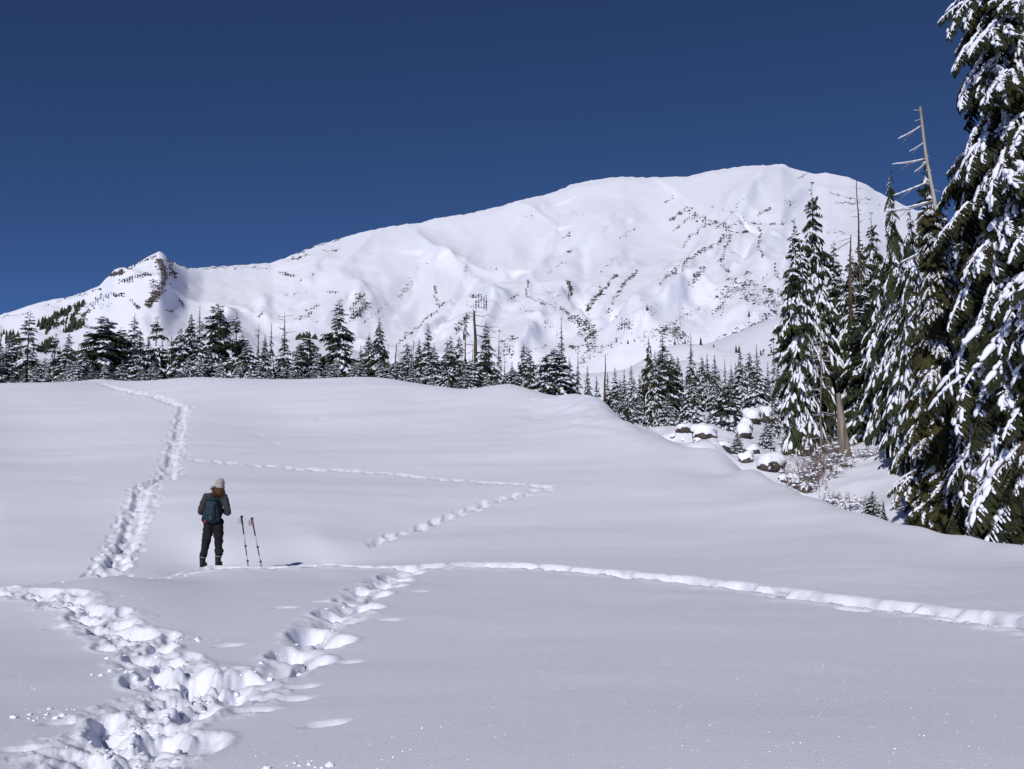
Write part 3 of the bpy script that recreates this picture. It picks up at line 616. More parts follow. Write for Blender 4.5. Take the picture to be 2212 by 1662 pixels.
def boughs(H, Rr, r, prof='cone', step=.24, per=5, low=.04, top=1.0, pitch=(-.35, .35), irr=.25, gaps=0.0):
    """height, azimuth, pitch, length of every bough"""
    out = []; z = low * H; k = 0
    skipz = [(r.uniform(.2, .8), r.uniform(.03, .07)) for _ in range(int(gaps))]
    while z < H * top * .985:
        t = z / H
        if prof == 'cone': w = (1 - t) ** .85
        elif prof == 'column': w = min(1, (1 - t) * 2.6) ** .7 * (1 - .35 * t)
        elif prof == 'spire': w = (1 - t) ** 1.25 + .06 * (1 - t)
        elif prof == 'flat': w = min(1, (1 - t) * 3.2) ** .55 * (.62 + .38 * (1 - t))
        elif prof == 'stack': w = (1 - t) ** .8 * (1 + .22 * math.sin(t * 26 + H))
        elif prof == 'pillar': w = min(1, (1 - t) * 2.1) ** .75 * (1 + .07 * math.sin(t * 37)) * (1 - .12 * t)
        elif prof == 'full': w = (1 - t) ** .58 * (1 + .06 * math.sin(t * 31))
        else: w = 1 - t
        w = max(w, .05)
        if not any(abs(t - a) < b for a, b in skipz):
            m = max(3, int(round(per * (.55 + .6 * w))))
            for j in range(m):
                out.append((z + r.normal(0, step * .4), k * 2.4 + j * 6.283 / m + r.normal(0, .35),
                            pitch[0] + (pitch[1] - pitch[0]) * t + r.normal(0, .14), Rr * w * r.uniform(1 - irr * 1.4, 1 + irr)))
        k += 1; z += step * r.uniform(.8, 1.2) * (1.15 - .45 * t)
    return np.array(out)
PROTO = {}
def proto(level, prof, droopy, gappy, snowy, var):
    """crown and snow of one kind of tree, 10 m tall and 2.2 m in radius, shared by all trees of the kind"""
    key = (level, prof, droopy, gappy, snowy, var)
    if key in PROTO: return PROTO[key]
    r = np.random.default_rng(abs(hash((level, len(prof) * 7 + ord(prof[0]), droopy, gappy, snowy, var))) % 100000)
    H, Rr = 10.0, 2.2
    pit = {0: (-.35, .30), 1: (-.75, -.15)}[droopy]
    B = boughs(H, Rr, r, prof, .34 if level == 0 else .36, 7 if level == 0 else 8, .015, 1.0, pit, .38 if gappy else .26, 4 if gappy else 0)
    T = TM1 if level else TM0; NV = []; NF = []; SV = []; SF = []; n = 0; m = 0; ch = r.integers(0, len(T), len(B))
    for k, (nb, sb, st) in enumerate(T):
        q = B[ch == k]
        if not len(q): continue
        zz = np.clip(q[:, 0], .02, H); pos = np.stack([0 * zz, 0 * zz, zz], -1); wdv = r.uniform(.85, 1.3, len(q)); ln = np.maximum(q[:, 3], .12)
        for pt in [nb] + ([st] if st else []):
            V, F = place(pt, q[:, 1], q[:, 2], ln, wdv, pos); NV.append(V); NF.append(F + n); n += len(V)
        lo_, hi_ = {0: (.65, .14), 1: (.9, .35), 2: (1.0, .85)}[snowy]
        keep = r.random(len(q)) < lo_ + (hi_ - lo_) * (zz / H) ** 1.1
        if keep.any():
            V, F = place(sb, q[keep, 1], q[keep, 2], ln[keep], wdv[keep], pos[keep]); SV.append(V); SF.append(F + m); m += len(V)
    PROTO[key] = (mesh('crown', np.concatenate(NV), np.concatenate(NF)), mesh('tree_snow', np.concatenate(SV), np.concatenate(SF), True) if SV else None)
    return PROTO[key]
def conifer(label, cat, u, vt, hw, d, prof='cone', level=0, snow=.8, snow_top=.35, step=None, per=6, low=.0, top=1.0, pitch=(-.4, .3), irr=.25, gaps=0, bare=0, group=None, lean=0, name='fir_tree'):
    seed = abs(int(u * 7 + vt)); r = np.random.default_rng(seed)
    tp = P(u, vt, d); x, y = float(tp[0]), float(tp[1]); z0 = (float(base(x, y)) if y < 170 else float(midz(np.array([x]), np.array([y]))[0])) - .15
    H = float(tp[2]) - z0; Rr = (1.55 if level == 0 else 1.6) * hw * d / FPX
    root = thing(name, label, cat, (x - lean * H, y, z0), group)
    droopy = 1 if pitch[0] < -.5 else 0; gappy = 1 if gaps >= 2 or irr > .35 else 0; av = (snow + snow_top) / 2
    snowy = 2 if av > .74 else 0 if av < .36 else 1
    if level: gappy = 0
    if prof in ('column', 'flat', 'stack', 'spire') and snowy == 2 and level == 0: gappy = 0
    cm, sm = proto(level, prof, droopy, gappy, snowy, seed % 2 if (prof == 'cone' and level == 0 and snowy == 1) else 0)
    a = r.uniform(0, 6.28); rr = Rr / 2.2
    for nm, me, mt in (('crown', cm, M['needle_mid'] if level else M['needle_far']), ('snow', sm, M['tsnow'])):
        if me is None: continue
        o = obj(nm, me, mt, root); o.rotation_euler = (0, math.atan(lean), a); o.scale = (rr, rr, H * (top - low) / 10.0); o.location = (lean * low * H, 0, low * H)
        if nm == 'snow': o['kind'] = 'stuff'
    tr = MB(); k = 9; zz = np.linspace(0, H, k); wob = .012 * H
    tr.tube(np.stack([lean * zz + wob * np.sin(zz * 3 / H * 2 + seed) * (zz / H) * .3, wob * np.cos(zz * 5 / H + seed) * (zz / H) * .3, zz], -1), np.concatenate([np.linspace(.016 * H, .03, k - 1), [.008]]), 7)
    if bare:                                            # dead bare branches at the top
        for j in range(bare):
            z = H * r.uniform(.72, .97); a = r.uniform(0, 6.28); L = Rr * r.uniform(.2, .5); p0 = np.array([lean * z, 0, z])
            tr.tube([p0, p0 + [math.cos(a) * L * .6, math.sin(a) * L * .6, .05 * L], p0 + [math.cos(a) * L, math.sin(a) * L, .2 * L]], [.030, .02, .008], 4)
    obj('trunk', tr.mesh('trunk', True), M['bark'], root)
    return root
def snag(label, u0, v0, u1, v1, d, r0, r1, branches=(), mat='deadwood', name='dead_tree', snowy=True, nbr=0, seed=1, brlen=1.0, sides=(-1, 1), zb=None, z0frac=.3):
    """a bare trunk from the ground near (u1, v1) to its top at (u0, v0)"""
    a = P(u0, v0, d); b = P(u1, v1, d); t = (a - b) / np.linalg.norm(a - b)
    gz = float(base(b[0], d)) - .2 if d < 170 else b[2]
    foot = b.copy()
    if b[2] > gz: foot = np.array([b[0] - t[0] * min(1.2, b[2] - gz), b[1], gz])
    root = thing(name, label, 'dead tree', tuple(foot)); mb = MB(); r = np.random.default_rng(seed); L = np.linalg.norm(a - b); k = 14
    s = np.linspace(0, 1, k); pts = s[:, None] * (a - b) + .006 * L * np.stack([np.sin(s * 9 + seed), np.cos(s * 7), 0 * s], -1) * np.sin(s * 3.14)[:, None]
    pts = pts + (b - foot); rr_ = r0 + (r1 - r0) * s ** .8
    if np.linalg.norm(b - foot) > .3: pts = np.vstack([[0, 0, 0], pts]); rr_ = np.concatenate([[r0 * 1.3], rr_])
    mb.tube(pts, rr_, 9)
    obj('trunk', mb.mesh('dead_trunk', True), M[mat], root)
    sb = MB()
    bw = .032 if nbr < 40 else .022; lst = list(branches) + [(r.uniform(z0frac, .96), r.choice(sides) * 1.0, r.uniform(.35, 1) * brlen, r.uniform(-.5, .15), r.normal(0, .8)) for _ in range(nbr)]
    for f, sd, ln, dz, yy in lst:
        p0 = (a - b) * f + (b - foot); dirv = np.array([sd, yy, dz]); dirv = dirv / np.linalg.norm(dirv) * ln; bm_ = MB()
        q = [p0, p0 + dirv * .5 + [0, 0, -.04 * ln], p0 + dirv + [0, 0, .10 * ln * r.uniform(-1, 1)]]
        w = max(.012, bw * ln); bm_.tube(q, [w * .7, w * .5, w * .16], 5)
        tw = dirv * .35 + np.array([0, 0, -.18 * ln]); bm_.tube([q[1], q[1] + tw], [w * .3, w * .1], 4)
        obj('branch', bm_.mesh('dead_branch', True), M[mat], root)
        if snowy:
            for g in np.linspace(.2, .9, 5):
                c_ = (q[0] * (1 - g) ** 2 + 2 * g * (1 - g) * q[1] + q[2] * g * g)
                qd = dirv / ln; yv = np.cross([0, 0, 1.], qd); yv /= np.linalg.norm(yv) + 1e-9; zv = np.cross(qd, yv); V = ICO1[0] * (1 + .2 * r.uniform(-1, 1, (12, 1)))
                sb.add(c_ + [0, 0, w * .7] + V[:, :1] * qd * ln * .13 + V[:, 1:2] * yv * w * .75 + V[:, 2:] * zv * w * .6, ICO1[1])
    if sb.n: obj('snow', sb.mesh('branch_snow', True), M['tsnow'], root)['kind'] = 'stuff'
    return root
GL = 'conifers along the crest of the snow slope'; GG = 'conifers below the crest by the gully'
# (u, v top, half width, distance, shape, label, options)
row = [
 (3, 703, 19, 98, 'spire', 'dark conifer with a bent tip at the left picture edge', {}),
 (65, 671, 36, 97, 'stack', 'tall open conifer second from the left edge with trunk showing between gaps', dict(gaps=4, irr=.4, snow_top=.15, pitch=(-.3, .1))),
 (14, 748, 30, 92, 'cone', 'low bushy snowy conifer in front of the leftmost trees', {}),
 (121, 718, 14, 99, 'column', 'slim conifer with bare upper trunk right of the tall open one', dict(gaps=2)),
 (150, 714, 23, 97, 'cone', 'snowy conifer left of the low drooping one near the track', {}),
 (183, 757, 30, 93, 'cone', 'short wide drooping conifer where the track meets the crest', dict(pitch=(-.6, -.1))),
 (227, 683, 37, 97, 'flat', 'big dark flat topped conifer with long arms above the uphill track', dict(snow=.45, snow_top=.05, irr=.4, step=.4, pitch=(-.2, .1), gaps=2)),
 (262, 708, 26, 100, 'flat', 'dark conifer directly right of the big flat topped one', dict(snow=.4, snow_top=.05)),
 (292, 676, 27, 99, 'cone', 'dark layered conifer left of the pale spiky one', dict(snow_top=.1, irr=.35)),
 (304, 710, 20, 96, 'cone', 'snow streaked conifer in front of the dark layered one', {}),
 (340, 681, 20, 99, 'column', 'spiky open conifer with thin level branches', dict(snow=.6, snow_top=.15, gaps=3, per=4, pitch=(-.1, .25))),
 (322, 722, 16, 101, 'cone', 'thin conifer behind the spiky open one', {}),
 (391, 709, 18, 97, 'flat', 'small round topped conifer between the dead spire and the thin column', dict(snow_top=.1, gaps=1)),
 (414, 675, 10, 99, 'column', 'very thin columnar conifer with a bare lower trunk', dict(low=.3, snow_top=.1)),
 (432, 662, 28, 97, 'spire', 'tall spired conifer right of the thin column with snow on its flank', dict(snow_top=.1)),
 (472, 655, 28, 98, 'flat', 'tall dark broad topped conifer left of centre of the crest row', dict(snow=.5, snow_top=.03, irr=.35, gaps=2)),
 (512, 675, 29, 98, 'stack', 'dark conifer with pointed cap and wide shoulders', dict(snow=.4, snow_top=.05, irr=.4, gaps=1)),
 (450, 748, 22, 92, 'cone', 'short snowy conifer in front of the tall dark broad topped one', {}),
 (535, 735, 18, 93, 'column', 'snow crusted rounded conifer right of the wide shouldered one', dict(snow=.95, snow_top=.8)),
 (559, 701, 15, 98, 'spire', 'thin conifer with a dead grey spire', dict(bare=10, top=.86, snow_top=.2)),
 (572, 722, 15, 94, 'cone', 'slim snowy conifer tucked beside the grey spired one', {}),
 (587, 696, 19, 97, 'spire', 'dark spire conifer with drooping skirts left of the antler topped one', dict(snow_top=.05, pitch=(-.55, -.1))),
 (616, 669, 28, 97, 'spire', 'tall conifer with a bare antler like top', dict(bare=12, top=.88, snow=.9, snow_top=.1, step=.34)),
 (644, 740, 15, 94, 'cone', 'small snowy conifer right of the antler topped one', {}),
 (664, 716, 22, 97, 'flat', 'round headed conifer left of the tallest hemlock', dict(snow_top=.2)),
 (684, 745, 16, 93, 'cone', 'small snow laden conifer beside the tallest hemlock', dict(snow=.95, snow_top=.7)),
 (734, 643, 38, 98, 'stack', 'tallest dark hemlock of the crest row standing apart', dict(snow=.65, snow_top=.05, irr=.3, pitch=(-.5, 0), step=.34)),
 (707, 770, 22, 94, 'cone', 'low snowy young conifer at the left foot of the tallest hemlock', {}),
 (763, 772, 20, 94, 'cone', 'low snowy young conifer at the right foot of the tallest hemlock', {}),
 (820, 684, 38, 97, 'cone', 'hemlock with a crooked bent over top', dict(snow=.5, snow_top=.08, irr=.35, pitch=(-.6, -.05), gaps=1)),
 (797, 717, 24, 98, 'cone', 'dense conifer at the left side of the crooked topped hemlock', dict(snow=.5, snow_top=.1)),
 (842, 787, 20, 90, 'flat', 'small rounded snow covered conifer below the crooked topped hemlock', dict(snow=.95, snow_top=.9)),
 (876, 761, 12, 96, 'column', 'small slim conifer just right of the leaning dead stem', {}),
 (889, 747, 12, 97, 'spire', 'slender conifer beside the thin bare pole', dict(gaps=2)),
 (905, 741, 12, 100, 'column', 'slender dark conifer left of the pointed pair', dict(snow=.4)),
 (925, 699, 25, 95, 'cone', 'tall pointed conifer of the pair at the crest dip', dict(snow_top=.25)),
 (938, 742, 26, 90, 'cone', 'heavily snowed conifer of the pair at the crest dip', dict(snow=1, snow_top=.7)),
 (973, 722, 24, 88, 'cone', 'snowy conifer left of the bare pole tree', dict(snow=.9, snow_top=.4)),
 (1005, 685, 13, 90, 'column', 'ragged columnar conifer touching the bare pole tree', dict(irr=.5, snow_top=.1, pitch=(-.7, -.4))),
 (1018, 778, 20, 86, 'flat', 'short snow topped conifer at the foot of the bare pole tree', dict(snow=.95, snow_top=.8)),
 (1050, 692, 28, 88, 'cone', 'full conical conifer right of the bare pole tree', dict(snow_top=.4)),
 (1106, 779, 16, 92, 'cone', 'small conical conifer behind the rounded snow knoll', dict(snow=.5)),
 (1090, 802, 10, 92, 'cone', 'tiny conifer left on the rounded snow knoll', dict(snow=.5)),
 (1131, 741, 12, 88, 'column', 'left of two twin slender conifers right of the knoll', dict(snow=.6)),
 (1143, 750, 14, 86, 'column', 'right of two twin slender conifers right of the knoll', dict(snow=.6)),
 (1167, 786, 11, 84, 'cone', 'small conifer between the twins and the tall pointed one', {}),
 (1212, 686, 26, 83, 'spire', 'tall dark pointed conifer standing over a broad snowy one', dict(snow_top=.12, step=.26, per=7)),
 (1196, 752, 32, 80, 'flat', 'broad bushy snow draped conifer below the tall pointed one', dict(snow=.9, snow_top=.8)),
 (1230, 770, 22, 82, 'cone', 'dark conifer right of the broad snow draped one', dict(snow=.5)),
 (1248, 760, 16, 82, 'spire', 'thin topped conifer right of the tall pointed one', {}),
 (1269, 788, 14, 80, 'cone', 'small snowy conifer where the crest drops away', {}),
 (1289, 810, 14, 78, 'cone', 'little snowy conifer left of the thin bare pole on the shoulder', {}),
 (1312, 803, 15, 76, 'cone', 'snowy conifer against the thin bare pole on the shoulder', {}),
]
gul = [
 (1343, 836, 14, 72, 'cone', 'small snowy conifer at the corner of the shoulder', {}),
 (1364, 787, 27, 74, 'cone', 'broad snow plastered conifer right of the shoulder', dict(snow=1, snow_top=.9, pitch=(-.6, -.1))),
 (1401, 729, 11, 82, 'column', 'thin dark columnar conifer rising over the gully group', dict(snow=.4, snow_top=.05, step=.26)),
 (1431, 720, 28, 80, 'cone', 'tall dark conical conifer of the gully group', dict(snow=.6, snow_top=.1, per=7)),
 (1415, 757, 18, 76, 'cone', 'conifer leaning against the tall dark one of the gully group', dict(snow=.7)),
 (1450, 764, 17, 82, 'column', 'shaded dark conifer right of the tall dark one', dict(snow=.3, snow_top=.1)),
 (1464, 768, 9, 90, 'column', 'very slim conifer behind the snow plastered gully tree', dict(snow=.5)),
 (1492, 722, 19, 88, 'spire', 'spire conifer with a thin crooked top over the gully', dict(snow=.6, snow_top=.1)),
 (1494, 814, 28, 70, 'cone', 'snow plastered conifer with star like top in the gully', dict(snow=1, snow_top=1, pitch=(-.55, -.2))),
 (1516, 768, 10, 96, 'column', 'slim conifer just right of the crooked spire', {}),
 (1527, 762, 11, 94, 'cone', 'narrow pointed conifer between slim ones above the gully', {}),
 (1543, 764, 14, 92, 'cone', 'narrow dark conifer left of the dim far cluster', dict(snow=.6)),
 (1541, 828, 19, 68, 'cone', 'snow streaked leaning conifer in the middle of the gully', dict(snow=1, snow_top=.8, lean=-.04)),
 (1565, 772, 10, 110, 'spire', 'sparse pale conifer in the dim far cluster', {}),
 (1579, 786, 11, 112, 'cone', 'dim conifer in the far cluster left of the twin tall ones', {}),
 (1589, 782, 10, 112, 'cone', 'dim conifer in the far cluster beside the tall narrow one', {}),
 (1598, 750, 15, 100, 'cone', 'tall narrow conifer above the snowy boulders', dict(snow=.6)),
 (1574, 832, 28, 66, 'flat', 'drooping conifer leaning right over the boulder bed', dict(snow=.8, snow_top=.6, pitch=(-.8, -.4), lean=.03)),
 (1618, 758, 11, 104, 'column', 'slim conifer left of the pointed one above the boulders', {}),
 (1634, 744, 24, 86, 'spire', 'pointed conifer widening to snowy skirts above the boulders', dict(snow=.8, snow_top=.3, per=7)),
 (1658, 779, 8, 130, 'cone', 'small far conifer on the snow strip left of the great fir', {}),
 (1670, 736, 12, 130, 'spire', 'far thin conifer touching the great fir', {}),
 (1680, 775, 10, 128, 'cone', 'far conifer half hidden by the great fir', {}),
 (1593, 932, 15, 57, 'cone', 'tiny snow covered fir among the boulders', dict(snow=1, snow_top=1)),
 (1655, 905, 14, 63, 'cone', 'small snowy fir at the left foot of the great fir', dict(snow=.9, snow_top=.6)),
 (1672, 840, 12, 70, 'cone', 'thin snowy fir behind the left foot of the great fir', dict(snow=.9, snow_top=.6)),
 (1480, 880, 16, 74, 'cone', 'low snowy fir under the dark gully trees', dict(snow=.9, snow_top=.7)),
 (1380, 850, 18, 70, 'cone', 'snow draped fir low against the shoulder', dict(snow=.9, snow_top=.7)),
 (1440, 850, 20, 74, 'cone', 'snowy fir in the shade below the tall dark conical one', dict(snow=.9, snow_top=.6)),
]
rf = np.random.default_rng(4)
for k in range(-9, 66):                                     # a second rank seen only through the gaps
    u = -10 + k * 17 + rf.uniform(-8, 8); vt = rf.uniform(718, 776)
    row.append((u, vt, rf.uniform(13, 20), rf.uniform(100, 114), rf.choice(['cone', 'column', 'spire']), 'dim conifer of the second rank filling gaps behind the crest row', dict(snow=.6, snow_top=.3)))
for k in range(46):                                     # half buried young trees along the foot of the row
    u = -30 + k * 25.5 + rf.uniform(-11, 11); cv = float(np.interp(u, [q[0] for q in crest], [q[1] for q in crest])); cd = float(np.interp(u, [q[0] for q in crest], [q[2] for q in crest]))
    row.append((u, cv - rf.uniform(14, 48), rf.uniform(7, 15), cd + rf.uniform(2.5, 7), rf.choice(['cone', 'flat', 'full']), 'half buried snowy sapling at the foot of the crest row', dict(snow=1, snow_top=.8)))
for k in range(26):
    u = 1325 + k * 13 + rf.uniform(-6, 6); row.append((u, rf.uniform(790, 825), rf.uniform(12, 18), rf.uniform(92, 118), 'cone', 'dim conifer of the second rank filling gaps in the gully wood', dict(snow=.7, snow_top=.4)))
for lst, g in ((row, GL), (gul, GG)):
    for u, vt, hw, d, pr, lab, kw in lst:
        conifer(lab, 'conifer', u, vt, hw, d, pr, 0, group=g, name='hemlock_tree' if pr in ('flat', 'stack') else 'fir_tree', **{**dict(snow=.8, snow_top=.3), **kw})
# larger firs on the bank
GB = 'large firs on the far bank'
big = [
 (1752, 392, 29, 66, 'pillar', 'great fir with twin outline, its taller dark upper half', dict(snow=.9, snow_top=.5, per=8, step=.30)),
 (1716, 472, 31, 61, 'pillar', 'great fir, its lower snowy companion in front', dict(snow=1, snow_top=.7, per=9, step=.28)),
 (1800, 520, 30, 70, 'full', 'dim fir behind the right side of the great fir', dict(snow=.6, snow_top=.3)),
 (1838, 535, 25, 66, 'pillar', 'snow lumped fir growing round a broken stub', dict(snow=1, snow_top=.8)),
 (1853, 430, 22, 70, 'pillar', 'fir with a long bare spire against the summit', dict(bare=8, top=.86, snow=.9, snow_top=.3)),
 (1880, 458, 22, 72, 'pillar', 'young pointed fir right of the bare spire', dict(snow=.7, snow_top=.3)),
 (1922, 368, 34, 52, 'full', 'tall pointed fir standing before the mountain right ridge', dict(snow=.9, snow_top=.5, per=8, pitch=(-.8, .05), step=.28)),
 (1893, 520, 30, 58, 'pillar', 'fir with steep drooping grey boughs left of the tall pointed one', dict(snow=.8, snow_top=.6, pitch=(-1.0, -.5))),
 (1998, 330, 34, 56, 'full', 'dark fir against the sky behind the leaning dead trunk', dict(snow=.6, snow_top=.25)),
 (2096, 315, 60, 48, 'full', 'dark fir half hidden behind the huge right hand fir', dict(snow=.7, snow_top=.35, per=8)),
 (1945, 560, 36, 47, 'pillar', 'snow heavy fir between the tall pointed fir and the olive one', dict(snow=.9, snow_top=.6, pitch=(-.7, -.1))),
 (1866, 600, 40, 62, 'full', 'dense snowy fir behind the broken stump', dict(snow=.9, snow_top=.5)),
 (1963, 436, 32, 46, 'pillar', 'slender snowy fir beneath the leaning dead trunk', dict(snow=.95, snow_top=.6, pitch=(-.7, -.1))),
 (2160, 400, 70, 44, 'full', 'dark fir deep in the shade behind the huge one', dict(snow=.6, snow_top=.3)),
 (2040, 430, 60, 46, 'cone', 'snowy fir behind the leaning dead trunk', dict(snow=.9, snow_top=.6, pitch=(-.7, -.1))),
]
for u, vt, hw, d, pr, lab, kw in big:
    conifer(lab, 'conifer', u, vt, hw, d, pr, 1, group=GB, name='fir_tree', **kw)
# the near firs: every bough a part, its snow and stem below it
TM2 = []
def compose(seed):
    """a heavy bough: one limb carrying seven sprays"""
    r = np.random.default_rng(seed); nv = []; nf = []; sv = []; sf = []; st = MB(); n = m = 0; dr = r.uniform(.14, .34)
    sp = [tmpl(2, seed * 10 + k, .36, .25, 1.0) for k in range(2)]
    for k, s_ in enumerate((.16, .30, .44, .58, .72, .84, .62)):
        yaw = (0 if k == 6 else (.62 - .2 * s_) * (1 if k % 2 else -1)) + r.normal(0, .1); L = (.52 if k < 6 else .42) * (1.12 - .35 * s_) * r.uniform(.85, 1.15)
        a = np.array([yaw]); pt = np.array([-.25 + r.normal(0, .1)]); pos = np.array([[s_, 0, -dr * s_ * s_]])
        V, F = place(sp[k % 2][0], a, pt, np.array([L]), np.array([1.0]), pos); nv.append(V); nf.append(F + n); n += len(V)
        V, F = place(sp[k % 2][1], a, pt, np.array([L]), np.array([1.0]), pos); sv.append(V); sf.append(F + m); m += len(V)
        q = np.array([np.cos(yaw), np.sin(yaw), -.3]) * L * .8; st.tube([pos[0], pos[0] + q * .5, pos[0] + q + [0, 0, -.05 * L]], [.008, .006, .002], 4, False)
    x = np.linspace(0, .95, 6); st.tube(np.stack([x, 0 * x, -dr * x * x], -1), np.linspace(.016, .004, 6), 5, False)
    return mesh('bough_needles', np.concatenate(nv), np.concatenate(nf)), mesh('bough_snow', np.concatenate(sv), np.concatenate(sf), True), mesh('bough_stem', np.concatenate(st.V), tris(st), True)
TM2 = [compose(300 + k) for k in range(4)]
NEEDLE = {}
def needles(k, mat):
    if (k, mat.name) not in NEEDLE:
        me = TM2[k][0].copy(); me.materials.append(mat); NEEDLE[(k, mat.name)] = me
    return NEEDLE[(k, mat.name)]
def near_fir(label, u, vt, hw, d, nb, mat, snow, seed, pitch=(-.95, -.25), low=.02, lmin=.5, prof=.55, sky_top=1.0, name='fir_tree'):
    r = np.random.default_rng(seed); tp = P(u, vt, d); x, y = float(tp[0]), float(tp[1]); z0 = float(base(x, y)) - .2; H = float(tp[2]) - z0; Rr = hw * d / FPX
    root = thing(name, label, 'conifer', (x, y, z0), 'huge firs at the right')
    tr = MB(); k = 12; zz = np.linspace(0, H, k); tr.tube(np.stack([.05 * np.sin(zz), .05 * np.cos(zz), zz], -1), np.linspace(.019 * H, .02, k), 10); obj('trunk', tr.mesh('trunk', True), M['bark'], root)
    for j in range(nb):
        t = low + (sky_top - low) * (j + r.uniform(0, 1)) / nb; z = H * t; w = (1 - t) ** prof * min(1, .8 + t); L = max(lmin, Rr * w * r.uniform(.72, 1.18))
        az = j * 2.39996 + r.normal(0, .3); pt = pitch[0] + (pitch[1] - pitch[0]) * t + r.normal(0, .13); k = int(r.integers(0, 4))
        b = obj('bough', needles(k, mat), None, root); b.location = (.05 * math.sin(z), .05 * math.cos(z), z)
        b.rotation_euler = (r.normal(0, .25), -pt, az); b.scale = (L, L * r.uniform(.85, 1.25), L)
        obj('stem', TM2[k][2], M['bark'], b)
        if r.random() < snow: obj('snow', TM2[k][1], M['tsnow'], b)['kind'] = 'stuff'
    return root
near_fir('huge fir at the right edge with long drooping snow striped boughs', 2172, -520, 315, 29, 300, M['needle_near'], .85, 71, pitch=(-.85, -.45))
near_fir('olive green fir low in front of the huge right hand fir', 2012, 445, 130, 34, 290, M['needle_olive'], .5, 72, pitch=(-.7, -.35), prof=.7)
near_fir('fir half out of the picture at the lower right corner of the trees', 2345, -60, 370, 26.5, 300, M['needle_near'], .8, 73, pitch=(-.85, -.45))
near_fir('snow striped fir between the olive fir and the huge one', 2105, 540, 130, 31.5, 260, M['needle_near'], .9, 74, pitch=(-.8, -.4), prof=.7)
# ------------------------------------------------------------------ dead trees
snag('tall leaning grey dead trunk rising against the sky at the right', 1988, 231, 2060, 760, 40, .14, .045,
     [(.985, -1, .30, .1, 0), (.95, -1, .3, -.3, .2), (.925, -1, 1.15, -.6, .3), (.855, -1, .75, -.7, .5), (.785, -1, 1.35, -.12, .4), (.775, -1, .9, -.9, -.3), (.69, -1, 1.5, -.28, .4), (.66, 1, .5, -.2, .4),
      (.61, -1, 1.9, -.2, .5), (.575, -1, 1.4, -.6, -.2), (.44, -1, 1.7, -.55, .3)], seed=3)
snag('brown bare trunk slanting in front of the huge fir', 2128, 350, 2080, 520, 36, .10, .045, [(.9, -1, .8, .5, .2), (.95, 1, .5, .8, .2)], mat='bark', seed=5)
snag('broken grey stump with a tapered top on the far bank', 1811, 850, 1826, 992, 54.5, .40, .13, [(.05, 1, .5, .2, .3)], mat='stumpwood', name='tree_stump', snowy=False, seed=7)
snag('bare pole tree with short side branches on the crest', 1024, 672, 1029, 800, 88, .20, .09, [(.93, 1, 1.5, -.05, .2), (.90, -1, .8, .2, .2), (.76, 1, 2.2, -.08, .1), (.60, 1, 2.0, -.15, .2), (.47, -1, .6, .3, 0), (.42, -1, 1.5, .2, .1), (.36, -1, 1.2, -.5, .2)], mat='bark', snowy=False, seed=9)
snag('dead stem leaning beside the crooked topped hemlock', 857, 742, 851, 818, 93, .10, .03, [(.92, 1, .7, .4, .1), (.8, 1, .9, -.5, .2), (.7, 1, .8, -.4, .1)], mat='bark', snowy=False, nbr=6, seed=11, brlen=.7)
snag('thin bare pole among the slender crest conifers', 893, 735, 893, 820, 96, .06, .02, mat='bark', snowy=False, nbr=8, seed=13, brlen=.4)
snag('thin bare pole standing alone on the shoulder', 1308, 765, 1306, 850, 74, .09, .02, mat='bark', snowy=False, nbr=5, seed=15, brlen=.25)
snag('dead spire tree between the spiky and round topped conifers', 371, 726, 371, 815, 97, .14, .03, mat='bark', snowy=True, nbr=26, seed=17, brlen=1.0)
snag('dead snow lined fir with bare curved branches beside the great fir', 1772, 680, 1774, 975, 58, .06, .02, mat='stumpwood', snowy=True, nbr=44, seed=21, brlen=.85, z0frac=.1)
snag('long bare spire above the snow lumped fir', 1850, 368, 1856, 560, 69, .08, .02, mat='bark', snowy=False, nbr=12, seed=23, brlen=.6, z0frac=.5)
snag('splintered stub of a broken trunk in the fir right of the great fir', 1838, 508, 1836, 600, 65.5, .11, .03, [(.93, -1, 1.0, -.2, .2), (.86, -1, 1.4, -.5, .3)], mat='bark', snowy=False, seed=25)
def seat(u, v, d, span=12.0):
    """the distance near d at which the snow itself stands at (u, v)"""
    dd = np.linspace(max(d - span * .6, 37.0), d + span, 400); p = P(u, v, dd); e = np.abs(p[:, 2] - base(p[:, 0], p[:, 1])) + .02 * np.abs(dd - d)
    return float(dd[np.argmin(e)])
